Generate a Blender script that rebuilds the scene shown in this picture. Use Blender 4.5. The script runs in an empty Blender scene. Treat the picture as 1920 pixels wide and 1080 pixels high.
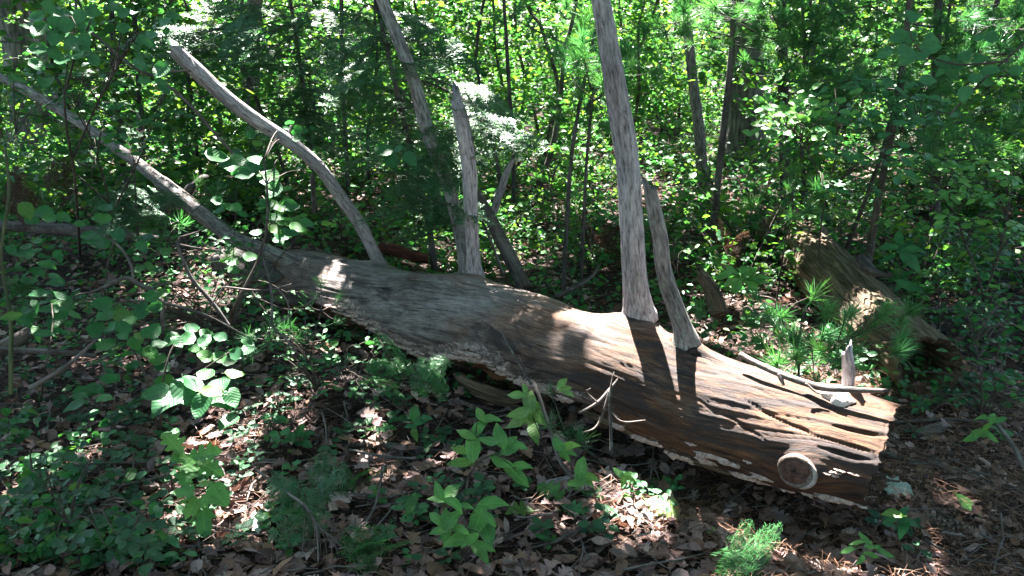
import bpy, math, random
import numpy as np
from mathutils import Matrix, Vector

random.seed(7)
rng = np.random.default_rng(11)
SC = bpy.context.scene
COL = SC.collection

# ------------------------------------------------------------------ camera, sky, sun, exposure
PITCH = math.radians(17.0)
F = 1536.0
CAM = np.array([0.0, 0.0, 1.6])
FW = np.array([0.0, math.cos(PITCH), -math.sin(PITCH)])
UPV = np.array([0.0, math.sin(PITCH), math.cos(PITCH)])
RT = np.array([1.0, 0.0, 0.0])
cam_data = bpy.data.cameras.new('camera')
cam = bpy.data.objects.new('camera', cam_data)
COL.objects.link(cam)
cam.location = CAM
cam.rotation_euler = (math.pi / 2 - PITCH, 0, 0)
cam_data.sensor_width = 36.0
cam_data.lens = 36.0 * F / 1920.0
cam_data.clip_start = 0.05
cam_data.clip_end = 3000
SC.camera = cam

SUN_EL = math.radians(56)
SUN_AZ = math.radians(-12)                       # from +Y, clockwise positive
SUN = np.array([math.sin(SUN_AZ) * math.cos(SUN_EL), math.cos(SUN_AZ) * math.cos(SUN_EL), math.sin(SUN_EL)])
world = bpy.data.worlds.new('World')
SC.world = world
world.use_nodes = True
wn = world.node_tree.nodes
wl = world.node_tree.links
sky = wn.new('ShaderNodeTexSky')
sky.sky_type = 'NISHITA'
sky.sun_disc = False
sky.sun_elevation = SUN_EL
sky.sun_rotation = SUN_AZ
bg = wn['Background']
bg.inputs['Strength'].default_value = 0.05
wl.new(sky.outputs['Color'], bg.inputs['Color'])
sun_data = bpy.data.lights.new('sun', 'SUN')
sun_data.energy = 5.0
sun_data.angle = math.radians(0.5)
sun_data.color = (1.0, 0.965, 0.91)
sun = bpy.data.objects.new('sun', sun_data)
COL.objects.link(sun)
sun.rotation_euler = Vector(-SUN).to_track_quat('-Z', 'Y').to_euler()
SC.view_settings.view_transform = 'Standard'
SC.view_settings.look = 'None'
SC.view_settings.exposure = 3.85
SC.view_settings.gamma = 1.0
SC.view_settings.use_curve_mapping = False
SC.render.engine = 'CYCLES'
SC.cycles.use_denoising = True
SC.cycles.denoising_prefilter = 'ACCURATE'
SC.cycles.max_bounces = 6
SC.cycles.diffuse_bounces = 2
SC.cycles.glossy_bounces = 2
SC.cycles.transmission_bounces = 4
SC.cycles.sample_clamp_indirect = 4.0
SC.cycles.caustics_reflective = False
SC.cycles.caustics_refractive = False


# ------------------------------------------------------------------ helpers
def P(x, y, d):
    return CAM + d * (FW + RT * (x - 960.0) / F + UPV * (540.0 - y) / F)


def to_px(p):
    q = np.asarray(p, float) - CAM
    d = q @ FW
    return 960 + F * (q @ RT) / d, 540 - F * (q @ UPV) / d, d


def nrm(v):
    v = np.asarray(v, float)
    return v / (np.linalg.norm(v, axis=-1, keepdims=True) + 1e-12)


def hsh(ix, iy, iz):
    h = (ix.astype(np.int64) * 374761393 + iy.astype(np.int64) * 668265263 + iz.astype(np.int64) * 2147483647) & 0xffffffff
    h = ((h ^ (h >> 13)) * 1274126177) & 0xffffffff
    return ((h ^ (h >> 16)) & 0xffff) / 65535.0


def vnoise(p):
    p = np.atleast_2d(np.asarray(p, float))
    i = np.floor(p)
    f = p - i
    f = f * f * (3 - 2 * f)
    i = i.astype(np.int64)
    r = 0
    for a in (0, 1):
        for b in (0, 1):
            for c in (0, 1):
                w = (f[:, 0] if a else 1 - f[:, 0]) * (f[:, 1] if b else 1 - f[:, 1]) * (f[:, 2] if c else 1 - f[:, 2])
                r = r + w * hsh(i[:, 0] + a, i[:, 1] + b, i[:, 2] + c)
    return r * 2 - 1


def fbm(p, o=4):
    p = np.atleast_2d(np.asarray(p, float))
    s, a = 0, 1.0
    for k in range(o):
        s = s + a * vnoise(p * (2 ** k) + 17.3 * k)
        a *= 0.5
    return s


def gz(x, y):
    x = np.atleast_1d(np.asarray(x, float))
    y = np.atleast_1d(np.asarray(y, float))
    q = np.stack([x, y, np.zeros_like(x)], 1)
    near = 1.0 / (1 + (np.hypot(x, y - 4) / 30) ** 2)
    z = 0.035 * fbm(q * 1.1, 2) + 0.012 * near * fbm(q * 5, 2)
    z += 0.16 * np.exp(-(((x + 3.0) / 1.5) ** 2 + ((y - 5.6) / 1.2) ** 2))
    u_ = np.clip(((x - 0.45) * .66 - (y - 3.05) * .75 + 0.0) , -9, 9)
    w_ = (x - 0.45) * .75 + (y - 3.05) * .66 + 0.06
    z -= 0.10 * np.exp(-(w_ / .17) ** 2) / (1 + np.exp(-np.clip((u_ + .1) * 9, -40, 40))) / (1 + np.exp(np.clip((u_ - 1.0) * 9, -40, 40)))
    z += np.clip((y - 9) / 60, 0, 4) ** 1.2 * 2.0
    return z


def G(x, y):
    """point on the ground seen at a pixel"""
    r = FW + RT * (x - 960.0) / F + UPV * (540.0 - y) / F
    z = 0.0
    for _ in range(4):
        d = (CAM[2] - z) / max(1e-3, -r[2])
        p = CAM + d * r
        z = float(gz(p[0], p[1])[0])
    return p


def gdepth(x, y):
    return to_px(G(x, y))[2]


class B:
    """collects triangles; build() links them as one mesh object"""
    def __init__(s):
        s.v, s.f, s.a, s.r, s.n = [], [], [], [], 0

    def add(s, v, f, a=None, r=0.0):
        v = np.asarray(v, float)
        f = np.asarray(f, np.int64)
        k = len(v)
        s.v.append(v)
        s.f.append(f + s.n)
        s.a.append(np.zeros((k, 3)) if a is None else np.asarray(a, float))
        s.r.append(np.full(k, r) if np.isscalar(r) else np.asarray(r, float))
        s.n += k

    def mesh(s, name, mat, smooth=True, origin=None):
        v = np.concatenate(s.v)
        if origin is not None:
            v = v - np.asarray(origin)
        f = np.concatenate(s.f)
        me = bpy.data.meshes.new(name)
        me.vertices.add(len(v))
        me.vertices.foreach_set('co', v.astype(np.float32).ravel())
        me.loops.add(len(f) * 3)
        me.loops.foreach_set('vertex_index', f.astype(np.int32).ravel())
        me.polygons.add(len(f))
        me.polygons.foreach_set('loop_start', np.arange(0, len(f) * 3, 3, dtype=np.int32))
        me.polygons.foreach_set('use_smooth', np.full(len(f), smooth, dtype=bool))
        at = me.attributes.new('rest', 'FLOAT_VECTOR', 'POINT')
        at.data.foreach_set('vector', np.concatenate(s.a).astype(np.float32).ravel())
        at = me.attributes.new('rnd', 'FLOAT', 'POINT')
        at.data.foreach_set('value', np.concatenate(s.r).astype(np.float32))
        me.update(calc_edges=True)
        if mat:
            me.materials.append(mat)
        return me

    def build(s, name, mat, parent=None, smooth=True, origin=None):
        """origin: world point that becomes the object's own origin"""
        if origin is None and parent is not None:
            origin = np.array(parent.matrix_basis.translation)
        me = s.mesh(name, mat, smooth, origin)
        o = bpy.data.objects.new(name, me)
        COL.objects.link(o)
        if parent is not None:
            o.parent = parent
        elif origin is not None:
            o.location = origin
        return o


def tag(o, label=None, cat=None, group=None, kind=None):
    if label:
        o['label'] = label
    if cat:
        o['category'] = cat
    if group:
        o['group'] = group
    if kind:
        o['kind'] = kind
    return o


def thing(name, loc, label, cat, group=None):
    o = bpy.data.objects.new(name, None)
    o.empty_display_size = 0.05
    COL.objects.link(o)
    o.location = loc
    return tag(o, label, cat, group)


def frames(pts):
    pts = np.asarray(pts, float)
    t = nrm(np.gradient(pts, axis=0))
    n0 = np.cross(t[0], [0.13, 0.2, 1.0])
    if np.linalg.norm(n0) < 0.2:
        n0 = np.cross(t[0], [1.0, 0.1, 0])
    n = nrm(n0)
    N = []
    for k in range(len(pts)):
        n = nrm(n - t[k] * (n @ t[k]))
        N.append(n)
    N = np.array(N)
    return t, N, np.cross(t, N)


def smooth_path(pts, m):
    """Catmull-Rom through pts, m points; extra columns ride along"""
    pts = np.asarray(pts, float)
    if len(pts) == 2:
        u = np.linspace(0, 1, m)[:, None]
        return pts[0] * (1 - u) + pts[1] * u
    q = np.vstack([2 * pts[0] - pts[1], pts, 2 * pts[-1] - pts[-2]])
    L = np.r_[0, np.cumsum(np.linalg.norm(np.diff(pts[:, :3], axis=0), axis=1))]
    s = np.linspace(0, L[-1], m)
    k = np.clip(np.searchsorted(L, s, side='right') - 1, 0, len(pts) - 2)
    u = ((s - L[k]) / (L[k + 1] - L[k] + 1e-9))[:, None]
    p0, p1, p2, p3 = q[k], q[k + 1], q[k + 2], q[k + 3]
    return 0.5 * ((2 * p1) + (-p0 + p2) * u + (2 * p0 - 5 * p1 + 4 * p2 - p3) * u ** 2 + (-p0 + 3 * p1 - 3 * p2 + p3) * u ** 3)


def tube(b, pts, rad, seg=8, rough=0.0, freq=(20, 2.0), ridge=0.0, jag=0.0, r=0.0, seed=0.0, cap=True):
    pts = np.asarray(pts, float)
    m = len(pts)
    rad = np.broadcast_to(np.asarray(rad, float), (m,))
    t, N, Bn = frames(pts)
    s = np.r_[0, np.cumsum(np.linalg.norm(np.diff(pts, axis=0), axis=1))]
    th = np.linspace(0, 2 * np.pi, seg, endpoint=False)
    c, sn = np.cos(th), np.sin(th)
    rest = np.stack([rad[:, None] * c, rad[:, None] * sn, np.repeat(s[:, None], seg, 1)], -1) + seed
    rr = np.repeat(rad[:, None], seg, 1)
    if rough:
        q = rest.reshape(-1, 3) * np.array([freq[0], freq[0], freq[1]])
        d = fbm(q, 3).reshape(m, seg)
        if ridge:
            d = d - ridge * (1 - np.abs(fbm(q * 1.7 + 9, 2))).reshape(m, seg) ** 3
        rr = rr * (1 + rough * d)
    v = pts[:, None] + N[:, None] * (rr * c)[..., None] + Bn[:, None] * (rr * sn)[..., None]
    if jag:
        e = (hsh(np.arange(seg), np.full(seg, int(seed * 10) + 3), np.full(seg, 1)) - 0.4) * jag
        e = 0.35 * e + 0.45 * jag * np.sin(th + seed)
        v[-1] += t[-1] * e[:, None]
    v = v.reshape(-1, 3)
    i = np.arange(m - 1)[:, None] * seg
    j = np.arange(seg)[None]
    j2 = (j + 1) % seg
    a, bb, cc, dd = i + j, i + j2, i + seg + j2, i + seg + j
    f = np.concatenate([np.stack([a, bb, cc], -1).reshape(-1, 3), np.stack([a, cc, dd], -1).reshape(-1, 3)])
    rest = rest.reshape(-1, 3)
    if cap:
        n0 = len(v)
        v = np.vstack([v, pts[0], pts[-1] - t[-1] * (jag * 0.15)])
        rest = np.vstack([rest, rest[0] * 0 + [0, 0, s[0]], [0, 0, s[-1]]])
        jj = np.arange(seg)
        f = np.concatenate([f, np.stack([np.full(seg, n0), (jj + 1) % seg, jj], 1),
                            np.stack([np.full(seg, n0 + 1), (m - 1) * seg + jj, (m - 1) * seg + (jj + 1) % seg], 1)])
    b.add(v, f, rest, r)


def stick(b, px, wpx, d=None, seg=7, per=6, rough=0.12, lift=0.0, jag=0.0, seed=None, ridge=0.0, freq=(30, 4)):
    """tube through pixels; d: depth list, or None = lying on the ground"""
    pts, rad = [], []
    n = len(px)
    for k, (x, y) in enumerate(px):
        if d is None:
            p = G(x, y) + [0, 0, lift]
            dd = to_px(p)[2]
        else:
            dd = d if np.isscalar(d) else np.interp(k / (n - 1), np.linspace(0, 1, len(d)), d)
            p = P(x, y, dd)
        w = wpx if np.isscalar(wpx) else np.interp(k / (n - 1), np.linspace(0, 1, len(wpx)), wpx)
        pts.append(np.r_[p, 0.5 * w * dd / F])
    q = smooth_path(np.array(pts), max(4, per * (n - 1) + 1))
    tube(b, q[:, :3], np.maximum(q[:, 3], 0.0006), seg, rough, freq, ridge, jag, seed=random.random() * 9 if seed is None else seed)
    return q


# ------------------------------------------------------------------ materials
def new_mat(name):
    m = bpy.data.materials.new(name)
    m.use_nodes = True
    nt = m.node_tree
    return m, nt, nt.nodes['Principled BSDF'], nt.nodes['Material Output']


def ND(nt, t, **kw):
    n = nt.nodes.new(t)
    for k, v in kw.items():
        if k in n.inputs.keys():
            n.inputs[k].default_value = v
        else:
            setattr(n, k, v)
    return n


def ramp(nt, fac, stops):
    r = nt.nodes.new('ShaderNodeValToRGB')
    e = r.color_ramp.elements
    while len(e) < len(stops):
        e.new(0.5)
    for k, (p, c) in enumerate(stops):
        e[k].position = p
        e[k].color = (*c, 1) if len(c) == 3 else c
    nt.links.new(fac, r.inputs[0])
    return r.outputs[0]


def mix(nt, fac, a, b, mode='MIX'):
    n = nt.nodes.new('ShaderNodeMix')
    n.data_type = 'RGBA'
    n.blend_type = mode
    for sock, val in ((n.inputs[0], fac), (n.inputs[6], a), (n.inputs[7], b)):
        if isinstance(val, (int, float)):
            sock.default_value = val
        elif isinstance(val, tuple):
            sock.default_value = (*val, 1)
        else:
            nt.links.new(val, sock)
    return n.outputs[2]


def math_n(nt, op, a, b=None, clamp=False):
    n = nt.nodes.new('ShaderNodeMath')
    n.operation = op
    n.use_clamp = clamp
    for sock, val in ((n.inputs[0], a), (n.inputs[1], b)):
        if val is None:
            continue
        if isinstance(val, (int, float)):
            sock.default_value = val
        else:
            nt.links.new(val, sock)
    return n.outputs[0]


def noise(nt, vec, scale, detail=4, rough=0.6, sc3=None, dist=0.0):
    if sc3 is not None:
        mp = nt.nodes.new('ShaderNodeMapping')
        mp.inputs['Scale'].default_value = sc3
        nt.links.new(vec, mp.inputs['Vector'])
        vec = mp.outputs[0]
    n = nt.nodes.new('ShaderNodeTexNoise')
    n.inputs['Scale'].default_value = scale
    n.inputs['Detail'].default_value = detail
    n.inputs['Roughness'].default_value = rough
    n.inputs['Distortion'].default_value = dist
    nt.links.new(vec, n.inputs['Vector'])
    return n.outputs[0]


def attr(nt, name, out='Vector'):
    n = nt.nodes.new('ShaderNodeAttribute')
    n.attribute_name = name
    return n.outputs[out]


def bump(nt, h, strength, dist, bsdf):
    b = nt.nodes.new('ShaderNodeBump')
    b.inputs['Strength'].default_value = strength
    b.inputs['Distance'].default_value = dist
    nt.links.new(h, b.inputs['Height'])
    nt.links.new(b.outputs[0], bsdf.inputs['Normal'])


def leaf_mat(name, cols, trans=0.42, tint=(1.2, 1.6, 0.75), rough=0.45, spec=0.35, veins=0.35, spots=0.25):
    m, nt, bs, out = new_mat(name)
    oi = nt.nodes.new('ShaderNodeObjectInfo')
    rn = math_n(nt, 'FRACT', math_n(nt, 'ADD', attr(nt, 'rnd', 'Fac'), oi.outputs['Random']))
    k = len(cols)
    base = ramp(nt, rn, [(i / (k - 1), c) for i, c in enumerate(cols)])
    rest = attr(nt, 'rest')
    sep = nt.nodes.new('ShaderNodeSeparateXYZ')
    nt.links.new(rest, sep.inputs[0])
    ax = math_n(nt, 'ABSOLUTE', sep.outputs[0])
    if veins:
        ph = math_n(nt, 'SUBTRACT', math_n(nt, 'MULTIPLY', sep.outputs[1], 8.0), math_n(nt, 'MULTIPLY', ax, 7.0))
        saw = math_n(nt, 'ABSOLUTE', math_n(nt, 'SUBTRACT', math_n(nt, 'FRACT', ph), 0.5))
        side = math_n(nt, 'LESS_THAN', saw, 0.06)
        midr = math_n(nt, 'LESS_THAN', ax, 0.018)
        vv = math_n(nt, 'MULTIPLY', math_n(nt, 'MAXIMUM', midr, side), veins)
        base = mix(nt, vv, base, mix(nt, 1.0, base, (1.9, 1.7, 1.6), 'MULTIPLY'))
        bump(nt, saw, 0.35, 0.004, bs)
    if spots:
        gm = nt.nodes.new('ShaderNodeNewGeometry')
        sp = noise(nt, gm.outputs['Position'], 38, 3, 0.55)
        spm = ramp(nt, sp, [(0.66, (0, 0, 0)), (0.70, (1, 1, 1))])
        base = mix(nt, math_n(nt, 'MULTIPLY', spm, spots), base, (0.07, 0.045, 0.02))
        lo = noise(nt, gm.outputs['Position'], 14, 2)
        base = mix(nt, 1.0, base, ramp(nt, lo, [(0.3, (0.75, 0.75, 0.8)), (0.7, (1.3, 1.25, 1.1))]), 'MULTIPLY')
    nt.links.new(base, bs.inputs['Base Color'])
    bs.inputs['Roughness'].default_value = rough
    bs.inputs['Specular IOR Level'].default_value = spec
    tr = nt.nodes.new('ShaderNodeBsdfTranslucent')
    nt.links.new(mix(nt, 1.0, base, tint, 'MULTIPLY'), tr.inputs['Color'])
    ms = nt.nodes.new('ShaderNodeMixShader')
    ms.inputs[0].default_value = trans
    nt.links.new(bs.outputs[0], ms.inputs[1])
    nt.links.new(tr.outputs[0], ms.inputs[2])
    nt.links.new(ms.outputs[0], out.inputs['Surface'])
    return m


GREEN = [(0.024, 0.105, 0.04), (0.034, 0.145, 0.045), (0.03, 0.12, 0.055), (0.055, 0.175, 0.045), (0.026, 0.115, 0.05), (0.09, 0.18, 0.04)]
M = {}
M['shrub_leaf'] = leaf_mat('shrub_leaf', GREEN, 0.4)
M['light_leaf'] = leaf_mat('light_leaf', [(0.095, 0.25, 0.07), (0.12, 0.29, 0.08), (0.08, 0.225, 0.075), (0.16, 0.30, 0.07)], 0.42, spots=0.75)
M['yellow_leaf'] = leaf_mat('yellow_leaf', [(0.15, 0.27, 0.08), (0.18, 0.30, 0.10), (0.12, 0.25, 0.08)], 0.4, spots=0.6)
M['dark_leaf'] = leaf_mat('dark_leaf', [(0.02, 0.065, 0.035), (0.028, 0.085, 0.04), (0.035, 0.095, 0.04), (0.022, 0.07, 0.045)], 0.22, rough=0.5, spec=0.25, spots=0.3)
M['blue_leaf'] = leaf_mat('blue_leaf', [(0.04, 0.145, 0.055), (0.05, 0.165, 0.065), (0.04, 0.15, 0.05)], 0.25, rough=0.4)
M['canopy_leaf'] = leaf_mat('canopy_leaf', [(0.03, 0.075, 0.022), (0.04, 0.09, 0.025), (0.03, 0.07, 0.025)], 0.3, veins=0, spots=0)
M['far_leaf'] = leaf_mat('far_leaf', [(0.034, 0.12, 0.05), (0.06, 0.165, 0.05), (0.026, 0.095, 0.05), (0.09, 0.185, 0.055), (0.035, 0.12, 0.06), (0.15, 0.23, 0.045), (0.08, 0.18, 0.04)], 0.5, (1.35, 1.6, 0.6), veins=0, spots=0)
M['fir'] = leaf_mat('fir', [(0.045, 0.13, 0.06), (0.06, 0.16, 0.06), (0.05, 0.14, 0.075)], 0.3, veins=0, spots=0, rough=0.4)
M['bright_fir'] = leaf_mat('bright_fir', [(0.04, 0.14, 0.05), (0.055, 0.17, 0.055)], 0.3, veins=0, spots=0, rough=0.4)
M['pine'] = leaf_mat('pine', [(0.055, 0.175, 0.08), (0.075, 0.21, 0.08), (0.12, 0.25, 0.08)], 0.35, veins=0, spots=0, rough=0.4)
M['dry_fern'] = leaf_mat('dry_fern', [(0.06, 0.035, 0.025), (0.09, 0.052, 0.036), (0.045, 0.027, 0.022)], 0.2, tint=(1.2, 1, .9), veins=0, spots=0, rough=0.7, spec=0.2)
LIT = [(0.08, 0.043, 0.04), (0.24, 0.15, 0.14), (0.16, 0.085, 0.066), (0.34, 0.235, 0.225), (0.05, 0.028, 0.028), (0.25, 0.145, 0.10), (0.19, 0.13, 0.135), (0.45, 0.34, 0.32)]
M['litter'] = leaf_mat('litter', LIT, 0.15, tint=(1.1, 0.9, 0.7), rough=0.6, spec=0.3, veins=0.35, spots=0.4)
M['pale_leaf'] = leaf_mat('pale_leaf', [(0.42, 0.54, 0.52), (0.44, 0.55, 0.52)], 0.2, spots=0.15)
M['needle_litter'] = leaf_mat('needle_litter', [(0.17, 0.075, 0.045), (0.25, 0.13, 0.075), (0.12, 0.055, 0.04)], 0.1, tint=(1, 1, 1), veins=0, spots=0, rough=0.6, spec=0.3)


def bark_mat(name, dark, mid, light, stretch=0.12, lichen=0.0, lich_col=(0.26, 0.30, 0.25), scale=26, bstr=0.7, bdist=0.01):
    m, nt, bs, out = new_mat(name)
    rest = attr(nt, 'rest')
    n1 = noise(nt, rest, scale, 6, 0.65, (1, 1, stretch), 0.3)
    n2 = noise(nt, rest, 7, 3, 0.5, (1, 1, 0.5))
    col = ramp(nt, n1, [(0.33, dark), (0.5, mid), (0.68, light)])
    col = mix(nt, 1.0, col, ramp(nt, n2, [(0.3, (0.65, 0.65, 0.68)), (0.7, (1.25, 1.2, 1.15))]), 'MULTIPLY')
    if lichen:
        n3 = noise(nt, rest, 22, 5, 0.7)
        lm = ramp(nt, n3, [(0.56, (0, 0, 0)), (0.62, (1, 1, 1))])
        col = mix(nt, math_n(nt, 'MULTIPLY', lm, lichen), col, lich_col)
    nt.links.new(col, bs.inputs['Base Color'])
    bs.inputs['Roughness'].default_value = 0.85
    bs.inputs['Specular IOR Level'].default_value = 0.25
    crack = noise(nt, rest, scale * 2.2, 4, 0.7, (1, 1, stretch * 0.6))
    bump(nt, math_n(nt, 'ADD', n1, math_n(nt, 'MULTIPLY', crack, 0.6)), bstr, bdist, bs)
    return m


M['grey_wood'] = bark_mat('grey_wood', (0.09, 0.075, 0.077), (0.32, 0.288, 0.302), (0.50, 0.465, 0.48), 0.2, 0.3, scale=95)
M['lichen_wood'] = bark_mat('lichen_wood', (0.05, 0.043, 0.04), (0.19, 0.17, 0.162), (0.36, 0.335, 0.325), 0.2, 0.6, scale=75)
M['dark_bark'] = bark_mat('dark_bark', (0.025, 0.02, 0.019), (0.075, 0.065, 0.062), (0.15, 0.13, 0.127), 0.2, 0.25, scale=22)
M['grey_bark'] = bark_mat('grey_bark', (0.03, 0.026, 0.027), (0.12, 0.105, 0.112), (0.25, 0.23, 0.24), 0.2, 0.3, scale=20, bdist=.02)
M['brown_bark'] = bark_mat('brown_bark', (0.03, 0.023, 0.02), (0.115, 0.095, 0.085), (0.23, 0.20, 0.18), 0.15, 0.35, scale=24)
M['twig'] = bark_mat('twig', (0.03, 0.025, 0.022), (0.09, 0.075, 0.07), (0.19, 0.16, 0.155), 0.2, 0.3, scale=40)
M['pale_twig'] = bark_mat('pale_twig', (0.055, 0.045, 0.04), (0.14, 0.115, 0.105), (0.25, 0.215, 0.205), 0.2, 0.2, scale=50)
M['stem'] = bark_mat('stem', (0.03, 0.025, 0.02), (0.07, 0.055, 0.045), (0.12, 0.10, 0.085), 0.2, 0.2, scale=40)
M['green_stem'] = bark_mat('green_stem', (0.05, 0.07, 0.03), (0.09, 0.10, 0.045), (0.14, 0.14, 0.07), 0.2, 0, scale=40)
M['rotten'] = bark_mat('rotten', (0.025, 0.017, 0.012), (0.145, 0.098, 0.064), (0.29, 0.215, 0.15), 0.08, 0.4, (0.085, 0.11, 0.05), scale=55, bstr=1, bdist=0.02)
M['red_rot'] = bark_mat('red_rot', (0.03, 0.010, 0.006), (0.10, 0.032, 0.018), (0.17, 0.06, 0.033), 0.3, 0, scale=30, bstr=1, bdist=0.02)


def log_material():
    m, nt, bs, out = new_mat('log_wood')
    rest = attr(nt, 'rest')
    wt = attr(nt, 'wear')
    sp = nt.nodes.new('ShaderNodeSeparateXYZ')
    nt.links.new(wt, sp.inputs[0])
    fine = noise(nt, rest, 190, 5, 0.8, (1, 1, 0.09), 0.5)
    mid = noise(nt, rest, 34, 7, 0.78, (1, 1, 0.16), 0.7)
    blot = noise(nt, rest, 3.4, 4, 0.6, (1, 1, 0.45), 0.6)
    grain = math_n(nt, 'ADD', math_n(nt, 'MULTIPLY', fine, 0.5), math_n(nt, 'MULTIPLY', mid, 0.5))
    grey = ramp(nt, grain, [(0.34, (0.035, 0.028, 0.027)), (0.45, (0.13, 0.11, 0.105)), (0.55, (0.25, 0.215, 0.20)), (0.66, (0.40, 0.355, 0.335))])
    brown = ramp(nt, grain, [(0.34, (0.012, 0.006, 0.004)), (0.45, (0.055, 0.026, 0.016)), (0.54, (0.125, 0.056, 0.028)), (0.65, (0.27, 0.15, 0.082))])
    rust = ramp(nt, grain, [(0.32, (0.03, 0.013, 0.007)), (0.5, (0.15, 0.065, 0.028)), (0.66, (0.26, 0.13, 0.06))])
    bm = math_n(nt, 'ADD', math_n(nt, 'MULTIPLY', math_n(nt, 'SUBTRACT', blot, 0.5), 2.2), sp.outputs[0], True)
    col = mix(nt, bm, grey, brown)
    b2 = noise(nt, rest, 2.6, 4, 0.6, (1.0, 1.0, 0.7), 0.8)
    rm = ramp(nt, math_n(nt, 'ADD', b2, math_n(nt, 'MULTIPLY', sp.outputs[1], 0.3)), [(0.60, (0, 0, 0)), (0.76, (0.9, 0.9, 0.9))])
    col = mix(nt, rm, col, rust)
    ds = noise(nt, rest, 6.5, 7, 0.75, (1, 1, 0.24), 0.9)
    dm = ramp(nt, ds, [(0.50, (0, 0, 0)), (0.60, (0.92, 0.92, 0.92))])
    col = mix(nt, dm, col, (0.032, 0.024, 0.024))
    cr = noise(nt, rest, 62, 7, 0.75, (1, 1, 0.05), 0.3)
    crm = ramp(nt, cr, [(0.35, (1, 1, 1)), (0.42, (0, 0, 0))])
    col = mix(nt, math_n(nt, 'MULTIPLY', crm, 0.85), col, (0.012, 0.008, 0.007))
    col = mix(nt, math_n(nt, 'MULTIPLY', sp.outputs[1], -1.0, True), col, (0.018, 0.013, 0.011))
    fn = noise(nt, rest, 26, 6, 0.8, (1, 1, 0.5), 0.4)
    fm = ramp(nt, math_n(nt, 'ADD', fn, math_n(nt, 'MULTIPLY', math_n(nt, 'SUBTRACT', sp.outputs[2], 1.0), 0.35)), [(0.50, (0, 0, 0)), (0.54, (1, 1, 1))])
    fcol = ramp(nt, noise(nt, rest, 60, 4, 0.7), [(0.35, (0.15, 0.09, 0.075)), (0.5, (0.35, 0.26, 0.235)), (0.65, (0.52, 0.43, 0.40))])
    col = mix(nt, fm, col, fcol)
    nt.links.new(col, bs.inputs['Base Color'])
    bs.inputs['Roughness'].default_value = 0.75
    bs.inputs['Specular IOR Level'].default_value = 0.3
    h = math_n(nt, 'ADD', grain, math_n(nt, 'MULTIPLY', crm, -0.5))
    h = math_n(nt, 'ADD', h, math_n(nt, 'MULTIPLY', fm, 0.4))
    bump(nt, h, 0.9, 0.012, bs)
    return m


M['log'] = log_material()
M['fungus'] = bark_mat('fungus', (0.18, 0.11, 0.09), (0.36, 0.26, 0.225), (0.54, 0.44, 0.40), 1.0, 0.0, scale=60, bdist=0.004)


def simple_mat(name, stops, scale, rough=0.8, bd=0.006):
    m, nt, bs, out = new_mat(name)
    tc = nt.nodes.new('ShaderNodeNewGeometry')
    n = noise(nt, tc.outputs['Position'], scale, 5, 0.65)
    nt.links.new(ramp(nt, n, stops), bs.inputs['Base Color'])
    bs.inputs['Roughness'].default_value = rough
    bump(nt, n, 0.6, bd, bs)
    return m


M['knot'] = simple_mat('knot', [(0.35, (0.035, 0.014, 0.010)), (0.65, (0.12, 0.052, 0.036))], 50)
M['callus'] = simple_mat('callus', [(0.35, (0.22, 0.17, 0.15)), (0.65, (0.45, 0.38, 0.35))], 60)
M['rim'] = simple_mat('rim', [(0.35, (0.05, 0.032, 0.025)), (0.65, (0.17, 0.12, 0.10))], 60)
M['white_fungus'] = simple_mat('white_fungus', [(0.3, (0.45, 0.37, 0.33)), (0.7, (0.75, 0.68, 0.64))], 40)
M['cone'] = simple_mat('cone', [(0.3, (0.05, 0.032, 0.025)), (0.7, (0.2, 0.14, 0.11))], 90)


def ground_material():
    m, nt, bs, out = new_mat('forest_floor')
    g = nt.nodes.new('ShaderNodeNewGeometry')
    pos = g.outputs['Position']
    vo = nt.nodes.new('ShaderNodeTexVoronoi')
    vo.inputs['Scale'].default_value = 24
    wob = noise(nt, pos, 9, 3)
    va = nt.nodes.new('ShaderNodeVectorMath')
    va.operation = 'ADD'
    nt.links.new(pos, va.inputs[0])
    nt.links.new(wob, va.inputs[1])
    nt.links.new(va.outputs[0], vo.inputs['Vector'])
    sr = nt.nodes.new('ShaderNodeSeparateColor')
    nt.links.new(vo.outputs['Color'], sr.inputs[0])
    col = ramp(nt, sr.outputs[0], [(0, (0.014, 0.009, 0.008)), (0.3, (0.04, 0.025, 0.021)), (0.6, (0.07, 0.046, 0.04)), (1, (0.12, 0.085, 0.078))])
    nn = noise(nt, pos, 70, 5, 0.7)
    col = mix(nt, 1.0, col, ramp(nt, nn, [(0.35, (0.35, 0.33, 0.33)), (0.65, (1.2, 1.15, 1.1))]), 'MULTIPLY')
    nt.links.new(col, bs.inputs['Base Color'])
    bs.inputs['Roughness'].default_value = 0.95
    bs.inputs['Specular IOR Level'].default_value = 0.15
    bump(nt, math_n(nt, 'ADD', math_n(nt, 'MULTIPLY', vo.outputs['Distance'], 0.8), nn), 0.8, 0.02, bs)
    return m


M['ground'] = ground_material()


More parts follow.
